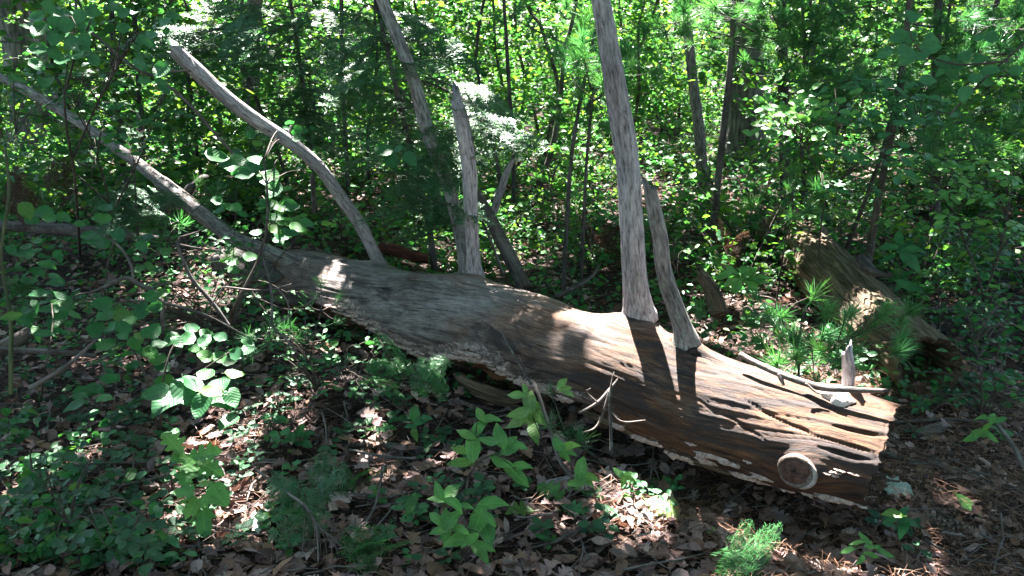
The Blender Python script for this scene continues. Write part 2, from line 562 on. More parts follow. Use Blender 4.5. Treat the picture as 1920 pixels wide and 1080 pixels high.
# ------------------------------------------------------------------ leaf shapes (unit length, base at origin, +Y to the tip, +Z up face)
def leaf_tpl(kind, seed=0):
    r = np.random.default_rng(seed + 100)
    if kind == 'maple':
        ang = np.radians([-90, -60, -38, -20, 0, 14, 26, 40, 52, 64, 76, 90, 104, 116, 128, 140, 154, 166, 180, 200, 218, 240])
        rad = np.array([.10, .30, .26, .46, .34, .40, .62, .38, .44, .64, .72, .80, .72, .64, .44, .38, .62, .40, .34, .46, .26, .30]) * 0.75
        rad = rad * (1 + 0.08 * r.standard_normal(len(rad)))
        v = np.stack([np.cos(ang) * rad, 0.35 + np.sin(ang) * rad, 0.10 * rad * np.abs(np.cos(ang * 1.5)) - 0.25 * rad ** 2], 1)
        v = np.vstack([v, [0, 0.35, 0.0]])
        n = len(ang)
        f = [(n, i, (i + 1) % n) for i in range(n)]
        return v, np.array(f), np.stack([v[:, 0], v[:, 1], v[:, 2] * 0], 1)
    if kind == 'oak':
        t = np.array([0, .08, .16, .24, .30, .38, .47, .53, .62, .70, .76, .84, .92, 1])
        w = np.array([.015, .05, .16, .24, .10, .30, .36, .14, .33, .30, .14, .2, .10, .0]) * 1.0
    elif kind == 'round':
        t = np.linspace(0, 1, 8)
        w = 0.36 * np.sin(np.pi * t ** 0.85) ** 0.75
    elif kind == 'lance':
        t = np.linspace(0, 1, 8)
        w = 0.19 * np.sin(np.pi * t ** 0.9) ** 0.85
    elif kind == 'obovate':
        t = np.linspace(0, 1, 8)
        w = 0.25 * np.sin(np.pi * t ** 1.35) ** 0.85
    else:                                                     # ovate
        t = np.linspace(0, 1, 9)
        w = 0.215 * np.sin(np.pi * t ** 0.88) ** 0.85
    w = np.maximum(w, 0.004)
    wl = w * (1 + 0.05 * r.standard_normal(len(t)))
    wr = w * (1 + 0.05 * r.standard_normal(len(t)))
    y = t + 0.0
    droop = -(0.04 + 0.22 * r.random()) * t ** 2 + 0.05 * np.sin(t * 6 + r.random() * 6)
    side = 0.06 * np.sin(t * 3.1) * r.standard_normal()
    fold = 0.08 + 0.28 * r.random()
    wav = 0.025 * np.sin(t * 11 + r.random() * 6)
    v = np.concatenate([np.stack([side - wl, y - 0.25 * wl * 0.3, droop + wl * fold + wav], 1),
                        np.stack([side, y, droop], 1),
                        np.stack([side + wr, y - 0.25 * wr * 0.3, droop + wr * fold - wav], 1)])
    n = len(t)
    f = []
    for i in range(n - 1):
        for a, b in ((0, n), (n, 2 * n)):
            f += [(a + i, b + i, b + i + 1), (a + i, b + i + 1, a + i + 1)]
    rest = np.concatenate([np.stack([-wl, t, t * 0], 1), np.stack([t * 0, t, t * 0], 1), np.stack([wr, t, t * 0], 1)])
    # short stalk
    pv = np.array([[-.008, 0, 0], [.008, 0, 0], [-.006, -.14, .03], [.006, -.14, .03]])
    k = len(v)
    v = np.vstack([v, pv])
    rest = np.vstack([rest, pv * 0])
    f += [(k, k + 1, k + 3), (k, k + 3, k + 2)]
    return v, np.array(f), rest


def leaf_mesh(kind, mat, n=6):
    out = []
    for s in range(n):
        b = B()
        b.add(*leaf_tpl(kind, s))
        out.append(b.mesh('leaf', mat))
    return out


LEAF = {}


def get_leaf(kind, mat):
    if (kind, mat) not in LEAF:
        LEAF[(kind, mat)] = leaf_mesh(kind, M[mat])
    return LEAF[(kind, mat)]


VOID = [(0, 8, 80, 110), (10, 190, 150, 315), (1362, 90, 1436, 312), (452, 60, 502, 290), (1280, 90, 1330, 350)]


def clear(x, y):
    return random.random() < .12 or not any(a <= x <= c and b <= y <= d for a, b, c, d in VOID)


def orient(dirs, norms):
    y = nrm(dirs)
    z = norms - y * np.sum(y * norms, -1, keepdims=True)
    z = nrm(z)
    x = np.cross(y, z)
    return np.stack([x, y, z], -1)                             # columns


def scatter(b, tpls, pos, R, size, rnd=None):
    """add transformed copies of templates to a builder"""
    k = len(pos)
    pick = rng.integers(0, len(tpls), k)
    size = np.asarray(size, float)
    if size.ndim == 0:
        size = np.full(k, float(size))
    if rnd is None:
        rnd = rng.random(k)
    for t, (v, f, a) in enumerate(tpls):
        i = np.nonzero(pick == t)[0]
        if not len(i):
            continue
        w = np.einsum('kij,nj->kni', R[i] * size[i, None, None], v) + pos[i][:, None]
        ff = f[None] + (np.arange(len(i)) * len(v))[:, None, None]
        b.add(w.reshape(-1, 3), ff.reshape(-1, 3), np.tile(a, (len(i), 1)), np.repeat(rnd[i], len(v)))


RHOMB = (np.array([[0, 0, 0], [.33, .45, .06], [0, 1, -.08], [-.33, .45, .06]]), np.array([[0, 1, 2], [0, 2, 3]]), np.zeros((4, 3)))
HEXL = (np.array([[0, 0, 0], [.25, .25, .05], [.3, .6, .05], [0, 1, -.1], [-.3, .6, .05], [-.25, .25, .05]]), np.array([[0, 1, 2], [0, 2, 3], [0, 3, 4], [0, 4, 5]]), np.zeros((6, 3)))


def rand_dirs(k, flat=0.35):
    a = rng.random(k) * 2 * np.pi
    return nrm(np.stack([np.cos(a), np.sin(a), rng.standard_normal(k) * flat], 1))


def rand_norms(k, up=0.7, spread=0.5, cam_pull=0.0, pos=None):
    n = np.array([0, 0, up]) + rng.standard_normal((k, 3)) * spread
    if cam_pull:
        n = n + cam_pull * nrm(CAM - pos)
    return nrm(n)


def put_leaf(parent, base, mesh, pos, dirv, nor, L, name='leaf'):
    R = orient(np.asarray(dirv, float)[None], np.asarray(nor, float)[None])[0] * L
    m = Matrix.Identity(4)
    for i in range(3):
        for j in range(3):
            m[i][j] = R[i, j]
        m[i][3] = pos[i] - base[i]
    o = bpy.data.objects.new(name, mesh)
    COL.objects.link(o)
    o.parent = parent
    o.matrix_basis = m
    return o


# ------------------------------------------------------------------ where things are, in words
def where(x, y):
    if y > 880 and x > 1650:
        return 'on the bare brown floor past the log end'
    if y > 820 and x > 1150:
        return 'below the near end of the fallen log'
    if x < 330 and y > 820:
        return 'in the dark lower left corner'
    if x < 640 and y > 820:
        return 'around the maple seedling at lower left'
    if y > 880:
        return 'by the light green saplings at the bottom'
    if y > 700 and 560 < x < 1000:
        return 'in the litter below the fungus crust'
    if x < 330 and y > 560:
        return 'under the left foreground bush'
    if x < 700 and y > 560:
        return 'between the left bush and the log'
    if x < 330 and y > 300:
        return 'below the long low branch at left'
    if x < 330:
        return 'by the big trunk at upper left'
    if x < 700 and y > 300:
        return 'behind the leaning dead branches'
    if x < 700:
        return 'above the leaning dead branches'
    if x < 1150 and y > 300:
        return 'behind the middle of the log'
    if x < 1150:
        return 'between the twin snags and the tall snag'
    if x < 1480 and y > 300:
        return 'behind the tall grey snag'
    if x < 1480:
        return 'by the dark trunk right of the tall snag'
    if y > 640:
        return 'beside the end of the rotten log'
    if y > 400:
        return 'along the rotten log at right'
    return 'under the pine boughs at upper right'


LANDMARKS = [(70, 'the biggest dark trunk'), (150, 'the pale leaning trunk'), (335, 'the thin trunk by the curved branch'), (478, 'the straight grey trunk'), (645, 'the narrow grey stem'),
             (760, 'the young fir'), (870, 'the twin upright branches'), (960, 'the thin trunk behind the jagged branch'), (1060, 'the black curving stem'), (1165, 'the tall grey snag'),
             (1310, 'the lichen covered trunk'), (1400, 'the thick dark trunk'), (1535, 'the layered shrub'), (1660, 'the sapling trunk behind the rotten log'), (1860, 'the far stem at the right edge')]


def beside(x):
    k = min(LANDMARKS, key=lambda l: abs(l[0] - x))
    return ('left of ' if x < k[0] - 12 else 'right of ' if x > k[0] + 12 else 'straight behind ') + k[1]


# ------------------------------------------------------------------ sun flecks: holes in the canopy over these points
FLECK = []


def fleck(x, y, d, r):
    FLECK.append((P(x, y, d) if d else G(x, y), r))


for a in [(1110, 600, 3.5, .10), (1160, 600, 3.4, .12), (1240, 630, 3.3, .15), (1300, 660, 3.2, .13), (1370, 690, 3.1, .12), (1450, 715, 3.0, .12),
          (1530, 735, 2.9, .13), (1600, 745, 2.85, .12), (1640, 770, 2.8, .08), (905, 555, 3.9, .05), (890, 530, 4.0, .05), (960, 580, 3.8, .035), (780, 512, 4.2, .03),
          (640, 500, 4.6, .05), (1020, 560, 3.75, .05),
          (400, 720, 3.0, .20), (370, 650, 3.1, .10), (450, 690, 3.1, .12), (420, 790, None, .10), (400, 965, None, .12), (560, 800, None, .07), (620, 720, None, .1), (830, 870, None, .05), (340, 985, None, .06), (345, 870, None, .04),
          (1235, 955, None, .14), (1190, 990, None, .10), (1420, 985, 2.4, .09), (1370, 1025, 2.4, .06), (990, 760, 3.0, .07), (690, 850, None, .09), (700, 800, None, .07),
          (1430, 215, 4.3, .18), (1500, 230, 4.3, .13), (1560, 330, 4.5, .12), (1130, 130, 4.4, .22), (1120, 190, 4.4, .12), (1340, 40, 5, .3), (830, 990, 2.6, .04),
          (430, 310, 3.8, .2), (520, 430, 3.9, .12), (860, 60, 7, .6), (1040, 260, 8, .5), (900, 200, 7, .4), (550, 640, None, .08), (610, 660, None, .08),
          (1300, 610, None, .10), (1330, 640, None, .10), (1040, 480, None, .12), (1120, 500, None, .12), (1420, 500, 4.3, .12), (1850, 60, 4.6, .2), (1300, 60, 5.8, .3), (1420, 30, 6.0, .25), (1880, 120, 5, .2), (1500, 600, 3.5, .1), (1560, 640, 3.5, .06), (105, 50, 3.5, .09), (180, 70, 3.7, .08), (250, 180, 4.6, .1),
          (880, 145, 4.6, .12),  
          (330, 80, 5.5, .4), (420, 200, 6, .4), (180, 300, 4.5, .08), (1780, 560, None, .1), (1850, 700, None, .08), (1780, 950, None, .05), (740, 920, None, .05), (1150, 940, None, .05)]:
    fleck(*a)


def holes(pos):
    keep = np.ones(len(pos), bool)
    for p, r in FLECK:
        q = pos - p
        t = q @ SUN
        d = np.linalg.norm(q - t[:, None] * SUN, axis=1)
        keep &= ~((t > 0.2) & (d < r + 0.05))
    return keep


# ------------------------------------------------------------------ ground
def build_ground():
    u = np.linspace(-1, 1, 301)
    xs = np.sign(u) * (np.abs(u) * 6 + np.abs(u) ** 6 * 600)
    v = np.linspace(0, 1, 361)
    ys = -4 + v * 16 + v ** 8 * 900
    X, Y = np.meshgrid(xs, ys)
    Z = gz(X.ravel(), Y.ravel())
    far = np.maximum(0, np.hypot(X, Y).ravel() - 120) / 400
    Z = np.where(Y.ravel() > 100, np.minimum(Z, 6), Z) - far * 0
    vv = np.stack([X.ravel(), Y.ravel(), Z], 1)
    nx, ny = len(xs), len(ys)
    i = (np.arange(ny - 1)[:, None] * nx + np.arange(nx - 1)[None]).ravel()
    f = np.concatenate([np.stack([i, i + 1, i + nx + 1], 1), np.stack([i, i + nx + 1, i + nx], 1)])
    b = B()
    b.add(vv, f)
    return tag(b.build('ground', M['ground']), kind='structure')


build_ground()


def floor_points(k, y0=1.7, y1=9.0, power=1.8):
    y = y0 + (y1 - y0) * rng.random(k) ** power
    x = (rng.random(k) * 2 - 1) * (0.72 * y + 0.35)
    return x, y


def build_litter():
    x, y = floor_points(17000, 1.6, 12.0, 1.9)
    k = len(x)
    z = gz(x, y) + rng.random(k) ** 2 * 0.035 + 0.004
    pos = np.stack([x, y, z], 1)
    tp = []
    for kind, s in (('ovate', 1), ('oak', 2), ('oak', 5), ('round', 3), ('maple', 4), ('lance', 7)):
        v, f, a = leaf_tpl(kind, s)
        v = v.copy()
        v[:, 2] = v[:, 2] * 0.8 + 0.22 * np.sin(v[:, 1] * 3.0 + s) * (0.4 + np.abs(v[:, 0])) + 0.4 * v[:, 0] ** 2
        tp.append((v, f, a))
    R = orient(rand_dirs(k, 0.25), rand_norms(k, 0.8, 0.35))
    size = 0.035 + 0.06 * rng.random(k) ** 1.5
    trail = (x > 1.0 + 0.12 * y) & (y < 3.4)
    size = np.where(trail, size * 0.55, size)
    b = B()
    scatter(b, tp, pos, R, size)
    tag(b.build('leaf_litter', M['litter']), kind='stuff')
    # pine needles
    x, y = floor_points(9000, 1.6, 5.5, 1.4)
    x = np.concatenate([x, 0.6 + rng.random(14000) * 1.7])
    y = np.concatenate([y, 1.7 + rng.random(14000) * 2.0])
    k = len(x)
    pos = np.stack([x, y, gz(x, y) + 0.01 + rng.random(k) * 0.04], 1)
    nd = (np.array([[-.009, 0, 0], [.009, 0, 0], [.006, .5, .07], [-.006, .5, .07], [0, 1, 0]]), np.array([[0, 1, 2], [0, 2, 3], [3, 2, 4]]), np.zeros((5, 3)))
    b = B()
    scatter(b, [nd], pos, orient(rand_dirs(k, 0.2), rand_norms(k, 0.9, 0.3)), 0.05 + 0.06 * rng.random(k))
    tag(b.build('needle_litter', M['needle_litter']), kind='stuff')
    # twigs and bark scraps
    b = B()
    x, y = floor_points(1900, 1.7, 7.0, 1.5)
    for i in range(len(x)):
        a = rng.random() * 6.28
        L = 0.05 + 0.32 * rng.random() ** 2
        n = 4
        pts = [[x[i] + math.cos(a) * L * q, y[i] + math.sin(a) * L * q, 0.0] for q in np.linspace(0, 1, n)]
        pts = np.array(pts) + rng.standard_normal((n, 3)) * 0.008
        pts[:, 2] = gz(pts[:, 0], pts[:, 1]) + 0.02 + rng.random() * 0.03
        tube(b, pts, np.linspace(1, 0.6, n) * (0.0015 + 0.004 * rng.random() ** 2), 4, seed=i * 0.37)
    tag(b.build('twig_litter', M['pale_twig']), kind='stuff')
    b = B()
    k = 1500
    x = np.concatenate([floor_points(700, 1.7, 5, 1.4)[0], 0.8 + rng.random(800) * 1.5])
    y = np.concatenate([floor_points(700, 1.7, 5, 1.4)[1], 1.8 + rng.random(800) * 1.8])
    chip = (np.array([[-.2, 0, 0], [.2, .05, 0], [.16, 1, .03], [-.12, .9, 0], [-.1, .1, .12], [.12, .15, .12], [.08, .85, .13], [-.07, .8, .1]]),
            np.array([[0, 1, 5], [0, 5, 4], [1, 2, 6], [1, 6, 5], [2, 3, 7], [2, 7, 6], [3, 0, 4], [3, 4, 7], [4, 5, 6], [4, 6, 7]]), np.zeros((8, 3)))
    pos = np.stack([x, y, gz(x, y) + 0.01], 1)
    scatter(b, [chip], pos, orient(rand_dirs(k, 0.2), rand_norms(k, 0.9, 0.3)), 0.015 + 0.05 * rng.random(k) ** 2)
    tag(b.build('bark_scraps', M['litter'], smooth=False), kind='stuff')
    # low green cover, too small and mixed to count
    x, y = floor_points(33000, 2.2, 20.0, 1.6)
    q = np.stack([x, y, x * 0], 1)
    dens = fbm(q * 1.3 + 40, 3) + 0.25
    dens = dens + 0.45 * ((y > 4.3) & (y < 10)) + -0.12 * ((x < -0.35) & (y < 4.0)) - 1.2 * ((x > 0.75 + 0.1 * y) & (y < 3.3)) - 0.7 * ((x > -0.4) & (y < 3.0)) + 0.4 * (x < -0.7)
    kp = dens > 0.15
    x, y = x[kp], y[kp]
    k = len(x)
    pos = np.stack([x, y, gz(x, y) + 0.02 + rng.random(k) ** 1.5 * np.clip(0.05 + y * 0.03, 0.08, 0.35)], 1)
    b = B()
    scatter(b, [leaf_tpl('round', 20)[:2] + (leaf_tpl('round', 20)[2],), HEXL, HEXL], pos,
            orient(rand_dirs(k, 0.3), rand_norms(k, 0.7, 0.5, 0.4, pos)), (0.022 + 0.034 * rng.random(k)) * np.clip(y / 5, 1.0, 2.4))
    tag(b.build('ground_cover', M['shrub_leaf']), kind='stuff')


build_litter()

# ------------------------------------------------------------------ the fallen log
LOGT = [(562, 457, 530, 600), (600, 468, 568, 608), (720, 499, 677, 637), (880, 520, 830, 690), (1000, 546, 945, 735), (1100, 584, 1035, 768),
        (1200, 606, 1130, 800), (1300, 648, 1225, 840), (1400, 684, 1320, 885), (1540, 722, 1460, 932), (1660, 752, 1577, 968), (1684, 757, 1603, 978)]


def log_depth(x):
    t = (1640 - x) / (1640 - 587.0)
    return 1.0 / (1 / 2.78 + (1 / 4.85 - 1 / 2.78) * t)


def build_log():
    st = []
    for tx, ty, bx, by in LOGT:
        cx, cy = (tx + bx) / 2, (ty + by) / 2
        d = log_depth(cx)
        st.append(np.r_[P(cx, cy, d), 0.5 * math.hypot(tx - bx, ty - by) * d / F])
    st = np.array(st)
    m, seg = 760, 280
    q = smooth_path(st, m)
    c, rad = q[:, :3], q[:, 3] * 1.01
    t = nrm(np.gradient(c, axis=0))
    up = nrm(np.array([0, 0, 1.0]) - t * t[:, 2:3])
    sd = np.cross(t, up)                                       # away / toward the camera
    s = np.r_[0, np.cumsum(np.linalg.norm(np.diff(c, axis=0), axis=1))]
    th = np.linspace(0, 2 * np.pi, seg, endpoint=False)
    S, TH = np.meshgrid(s, th, indexing='ij')
    rest = np.stack([rad[:, None] * np.cos(TH), rad[:, None] * np.sin(TH), S], -1)
    rf = rest.reshape(-1, 3)
    # twisting grain
    tw = rf.copy()
    a = rf[:, 2] * 0.25 + 0.06 * fbm(rf * 1.5, 2)
    P0 = (c[:, None] + (up[:, None] * np.cos(TH)[..., None] + sd[:, None] * np.sin(TH)[..., None]) * rad[:, None, None]).reshape(-1, 3)
    TG_ = (-up[:, None] * np.sin(TH)[..., None] + sd[:, None] * np.cos(TH)[..., None]).reshape(-1, 3)
    for kp_, kr in [(KNOT_P, .062), (P(1195, 600, 3.40), .075), (P(1285, 645, 3.2), .05), (P(885, 522, 4.0), .045), (P(710, 505, 4.45), .04), (P(602, 522, 4.68), .05), (P(1590, 755, 2.85), .05)]:
        of = P0 - kp_
        ee = np.sum(of * TG_, 1)
        d2 = np.sum(of * of, 1)
        a = a - ee * kr ** 2 / np.maximum(d2, kr ** 2) / np.repeat(rad, seg)
    tw[:, 0], tw[:, 1] = rf[:, 0] * np.cos(a) - rf[:, 1] * np.sin(a), rf[:, 0] * np.sin(a) + rf[:, 1] * np.cos(a)
    d = 0.016 * fbm(tw * [3, 3, 1.2], 3) + 0.003 * fbm(tw * [14, 14, 1.0] + 5, 3)
    g = fbm(tw * [34, 34, 0.8] + 11, 3)
    d += 0.0025 * g
    cr = 1 - np.abs(fbm(tw * [22, 22, 0.4] + 31, 3)) * 3.2
    crack = np.clip(cr, 0, 1) ** 4
    near = np.clip((rf[:, 2] - s[-1] * 0.55) / (s[-1] * 0.35), 0, 1)
    d -= crack * 0.003
    st_ = fbm(tw * [13, 13, 0.35] + 60, 3) * 3
    d += (np.floor(st_) + np.clip((st_ - np.floor(st_) - .85) / .15, 0, 1)) / 3 * 0.0025 + 0.0025 * fbm(tw * [90, 90, 5], 2)
    kdist = np.linalg.norm(P0 - KNOT_P, axis=1)
    d = d * np.clip((kdist - .03) / .10, 0.1, 1)
    d = d.reshape(m, seg)
    # a step of thicker sapwood along the lower front, ragged: the shell has flaked off under it
    U = up[:, None] * np.cos(TH)[..., None] + sd[:, None] * np.sin(TH)[..., None]
    base = c[:, None] + U * rad[:, None, None]
    tocam = nrm(CAM - base)
    front = np.sum(U * tocam, -1)
    ang = np.degrees(np.arctan2(np.sum(U * up[:, None], -1), np.sum(U * nrm(np.array([0, -1.0, 0]) - t * -t[:, 1:2])[:, None], -1)))   # 90 top, 0 facing, -90 below
    edge = -17 + 17 * fbm(rest.reshape(-1, 3) * [0.01, 0.01, 2.2] + 3, 4).reshape(m, seg) - 10 * near.reshape(m, seg)
    under = 1 / (1 + np.exp(np.clip((ang - edge) * 0.9, -40, 40)))
    under = np.where((ang < -140) | (ang > 150), 1, under)
    under = under * np.clip((to_px(c)[0] - 570) / 50, 0, 1)[:, None]
    d -= under * (0.075 + 0.03 * fbm(rf * [14, 14, 6] + 7, 3).reshape(m, seg))
    rr = rad[:, None] + d
    v = c[:, None] + U * rr[..., None]
    cutn = nrm(np.cross(nrm(P(1684, 757, 2.7) - CAM), nrm(P(1603, 978, 2.7) - CAM)))     # the saw cut is seen almost edge-on
    cutn = cutn * np.sign(cutn @ t[-1])
    cutn = nrm(cutn - 0.02 * nrm(CAM - c[-1]))
    off = v - c[:, None]
    kk = -(off @ cutn) / (t @ cutn)[:, None]
    blend = np.clip((s - s[-1] + 0.55) / 0.55, 0, 1)[:, None] ** 1.5
    v = v + t[:, None] * (kk * blend)[..., None]
    v = v + t[:, None] * (blend ** 6 * (0.012 * fbm(rest.reshape(-1, 3) * [40, 40, 0.01], 3) - .02 * np.clip(fbm(rest.reshape(-1, 3) * [14, 14, 0.01] + 5, 2) - .5, 0, 1)).reshape(m, seg))[..., None]
    jag0 = np.clip((0.22 - s) / 0.22, 0, 1)[:, None]
    v = v + t[:, None] * (jag0 * (0.16 * fbm(rest.reshape(-1, 3) * [9, 9, 0.01], 3).reshape(m, seg) + 0.10))[..., None]
    # swellings round the branches
    for (x, y, dd, h, w) in BUMPS:
        p = P(x, y, dd)
        dist = np.linalg.norm(v - p, axis=-1)
        v += U * (h * np.exp(-(dist / w) ** 2))[..., None]
    # long drying checks, each a real groove along the grain
    px_, py_, _ = to_px(v.reshape(-1, 3))
    fr_ = np.sum(U * nrm(CAM - v), -1).reshape(-1) > 0
    groove = np.zeros(len(px_))
    for line, wd, dp in CHECKS:
        ln = smooth_path(np.array([(a_, b_, 0) for a_, b_ in line], float), 40)[:, :2]
        wob = ln + np.stack([ln[:, 0] * 0, 1.6 * vnoise(np.stack([ln[:, 0] * .05, ln[:, 1] * 0, ln[:, 0] * 0], 1))], 1)
        lo, hi = wob.min(0) - 8, wob.max(0) + 8
        ix = np.nonzero(fr_ & (px_ > lo[0]) & (px_ < hi[0]) & (py_ > lo[1]) & (py_ < hi[1]))[0]
        if len(ix):
            dd_ = np.min((px_[ix, None] - wob[None, :, 0]) ** 2 + (py_[ix, None] - wob[None, :, 1]) ** 2, 1)
            taper = np.clip(np.minimum(px_[ix] - wob[0, 0], wob[-1, 0] - px_[ix]) / 40 + .2, 0.2, 1)
            groove[ix] = np.maximum(groove[ix], dp * taper * np.exp(-dd_ / (1.05 * wd * np.maximum(taper, .6)) ** 2) * .75)
    v -= U * groove.reshape(m, seg)[..., None]
    # swirl ridge round the knot
    kp = KNOT_P
    dist = np.linalg.norm(v - kp, axis=-1)
    v += U * (0.030 * np.exp(-(dist / 0.13) ** 2) + 0.008 * np.exp(-((dist - 0.085) / 0.018) ** 2))[..., None]
    nb = len(v.reshape(-1, 3))
    wear = np.zeros((m, seg, 3))
    sn = s / s[-1]
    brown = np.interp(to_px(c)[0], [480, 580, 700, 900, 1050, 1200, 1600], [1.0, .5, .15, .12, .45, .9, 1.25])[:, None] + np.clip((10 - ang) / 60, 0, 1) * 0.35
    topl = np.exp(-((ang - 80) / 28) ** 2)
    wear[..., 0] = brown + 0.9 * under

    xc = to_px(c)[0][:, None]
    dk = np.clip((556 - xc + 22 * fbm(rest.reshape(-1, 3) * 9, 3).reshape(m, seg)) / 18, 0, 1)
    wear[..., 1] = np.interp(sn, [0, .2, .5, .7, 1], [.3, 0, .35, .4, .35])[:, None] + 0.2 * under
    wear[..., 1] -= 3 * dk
    low_dark = np.clip((20 - ang) / 40 + .9 * fbm(rest.reshape(-1, 3) * [7, 7, 2.2] + 80, 4).reshape(m, seg) - .25, 0, 1) * np.interp(to_px(c)[0], [1000, 1300], [0, 1])[:, None]  # ragged mask: darker toward the underside of the near end
    wear[..., 1] = np.where(low_dark > .05, np.minimum(wear[..., 1], -.85 * low_dark), wear[..., 1])
    band = np.clip(1.7 * np.exp(-((ang - edge - 9) / 16) ** 2), 0, 1)
    wear[..., 2] = band * np.interp(to_px(c)[0], [480, 600, 660, 1000, 1250, 1600], [0, .3, 1.2, 1.12, .9, .45])[:, None]
    b = B()
    i = np.arange(m - 1)[:, None] * seg
    j = np.arange(seg)[None]
    j2 = (j + 1) % seg
    f = np.concatenate([np.stack([i + j, i + seg + j2, i + j2], -1).reshape(-1, 3), np.stack([i + j, i + seg + j, i + seg + j2], -1).reshape(-1, 3)])
    tr = tw
    b.add(v.reshape(-1, 3), f, tr)
    # ends: rings toward the middle
    for e, flip in ((0, False), (m - 1, True)):
        rings = []
        for k, sc in enumerate((1.0, 0.8, 0.55, 0.3, 0.02)):
            inw = (0.03 if flip else 0.25) * (1 - sc ** 2)
            pts = c[e] + (v[e] - c[e]) * sc + t[e] * (-inw if flip else inw)
            pts = pts + t[e] * (0.006 * fbm(pts * 30, 2))[:, None]
            rings.append(pts)
        R = np.concatenate(rings)
        ff = []
        for k in range(4):
            for jj in range(seg):
                a0, a1 = k * seg + jj, k * seg + (jj + 1) % seg
                b0, b1 = a0 + seg, a1 + seg
                ff += [(a0, a1, b1), (a0, b1, b0)] if not flip else [(a0, b1, a1), (a0, b0, b1)]
        rs = np.concatenate([np.repeat(tr.reshape(m, seg, 3)[e][None] * [s_, s_, 1], 1, 0)[0] for s_ in (1, .8, .55, .3, .02)])
        b.add(R, np.array(ff), rs)
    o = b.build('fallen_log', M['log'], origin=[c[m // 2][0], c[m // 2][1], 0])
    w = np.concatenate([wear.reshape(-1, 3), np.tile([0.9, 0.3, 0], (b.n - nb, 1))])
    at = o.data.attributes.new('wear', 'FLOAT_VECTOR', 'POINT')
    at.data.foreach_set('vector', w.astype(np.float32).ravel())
    tag(o, 'long bare fallen log of grey and brown wood with upright dead branches', 'fallen log')
    return o, v, U, ang, edge, sn, c, t


BUMPS = [(1195, 592, 3.40, .05, .13), (1285, 642, 3.2, .045, .09), (885, 520, 4.03, .03, .12), (710, 500, 4.5, .02, .1), (600, 520, 4.72, .02, .12), (1585, 745, 2.88, .025, .09)]
CHECKS = [([(1222, 598), (1262, 640), (1335, 674)], 4, .022), ([(1265, 655), (1300, 690), (1365, 704)], 3, .014), ([(1385, 742), (1480, 796), (1560, 826), (1645, 850)], 3.5, .016), ([(1420, 700), (1520, 745), (1605, 792)], 3, .012),
          ([(1150, 700), (1250, 752), (1335, 786)], 2.5, .010), ([(1000, 602), (1080, 642), (1150, 668)], 2.2, .008), ([(760, 556), (860, 588), (960, 636)], 2.2, .008), ([(1555, 798), (1620, 812), (1668, 816)], 3, .016),
          ([(1535, 838), (1600, 858), (1642, 862)], 4, .02), ([(1290, 740), (1380, 790), (1440, 826)], 2.5, .012), ([(1080, 720), (1180, 766), (1260, 806)], 2.5, .010), ([(900, 560), (1000, 596), (1090, 622)], 2.2, .006),
          ([(640, 540), (720, 562), (800, 590)], 2.2, .008), ([(1340, 690), (1420, 728), (1500, 770)], 2.2, .008), ([(1430, 850), (1460, 862), (1480, 878)], 3, .012), ([(1470, 930), (1540, 940), (1600, 955)], 3, .012)]
KNOT_P = P(1495, 886, 2.66)
log, LV, LU, LANG, LEDGE, LSN, LC, LT = build_log()
LPX = to_px(LV.reshape(-1, 3))
LOGFRONT = np.sum(LU * nrm(CAM - LV), -1).reshape(-1) > 0.02


def on_log(x, y):
    """index of the visible log vertex nearest to a pixel"""
    e = (LPX[0] - x) ** 2 + (LPX[1] - y) ** 2 + np.where(LOGFRONT, 0, 1e6)
    near = np.nonzero(e < max(16.0, e.min() + 1))[0]
    k = int(near[np.argmin(LPX[2][near])])
    return LV.reshape(-1, 3)[k], LU.reshape(-1, 3)[k]


def branch(px, wpx, ds, mat, label, seg=22, per=14, rough=0.07, jag=0.05, ridge=0.5, name='dead_branch', seed=None):
    b = B()
    q = stick(b, px, wpx, ds, seg, per, rough, jag=jag, ridge=ridge, seed=seed, freq=(45, 3.0))
    if name == 'dead_branch':
        b = B()
        q2 = q.copy()
        ss = np.r_[0, np.cumsum(np.linalg.norm(np.diff(q2[:, :3], axis=0), axis=1))]
        rad = q2[:, 3] * (1 + .20 * np.exp(-np.maximum(ss - .03, 0) / .035))
        tube(b, q2[:, :3], np.maximum(rad, .0006), seg, rough, (45, 3.0), ridge, jag, seed=random.random() * 9)
    o = b.build(name, M[mat], log)
    if label:
        o['label'] = label
    return o, q


# depths run so that the branches rise from the log's crest
brE, qE = branch([(1199, 600), (1190, 520), (1185, 430), (1176, 300), (1160, 200), (1146, 110), (1127, 0), (1108, -110)], [58, 47, 45, 45, 43, 40, 36, 32], [3.42, 3.3, 3.2, 3.05, 2.98], 'grey_wood',
                 'tall thick grey dead branch standing straight up from the log', 26, 16, 0.05, 0.0, 0.6)
branch([(1287, 650), (1280, 615), (1264, 570), (1245, 510), (1238, 450), (1228, 400), (1217, 348)], [48, 38, 34, 31, 30, 29, 22], [3.2, 3.15, 3.05, 2.98], 'lichen_wood',
       'short curved broken branch with lichen beside the tall one', 20, 12, 0.07, 0.09)
branch([(890, 525), (886, 450), (882, 380), (878, 300), (868, 240), (853, 180)], [33, 28, 28, 30, 30, 22], [4.05, 3.9, 3.8], 'grey_wood', 'broken grey upright branch with a jagged tip', 18, 12, 0.12, 0.12, 0.9)
branch([(876, 525), (868, 460), (852, 390), (838, 340), (803, 250), (775, 150), (745, 70), (717, 0), (690, -70)], [27, 26, 24, 24, 26, 25, 24, 23, 22], [4.08, 4.1, 4.15, 4.2], 'lichen_wood',
       'long upright branch leaning left behind the fir sprays', 18, 12, 0.08, 0.0, 0.7)
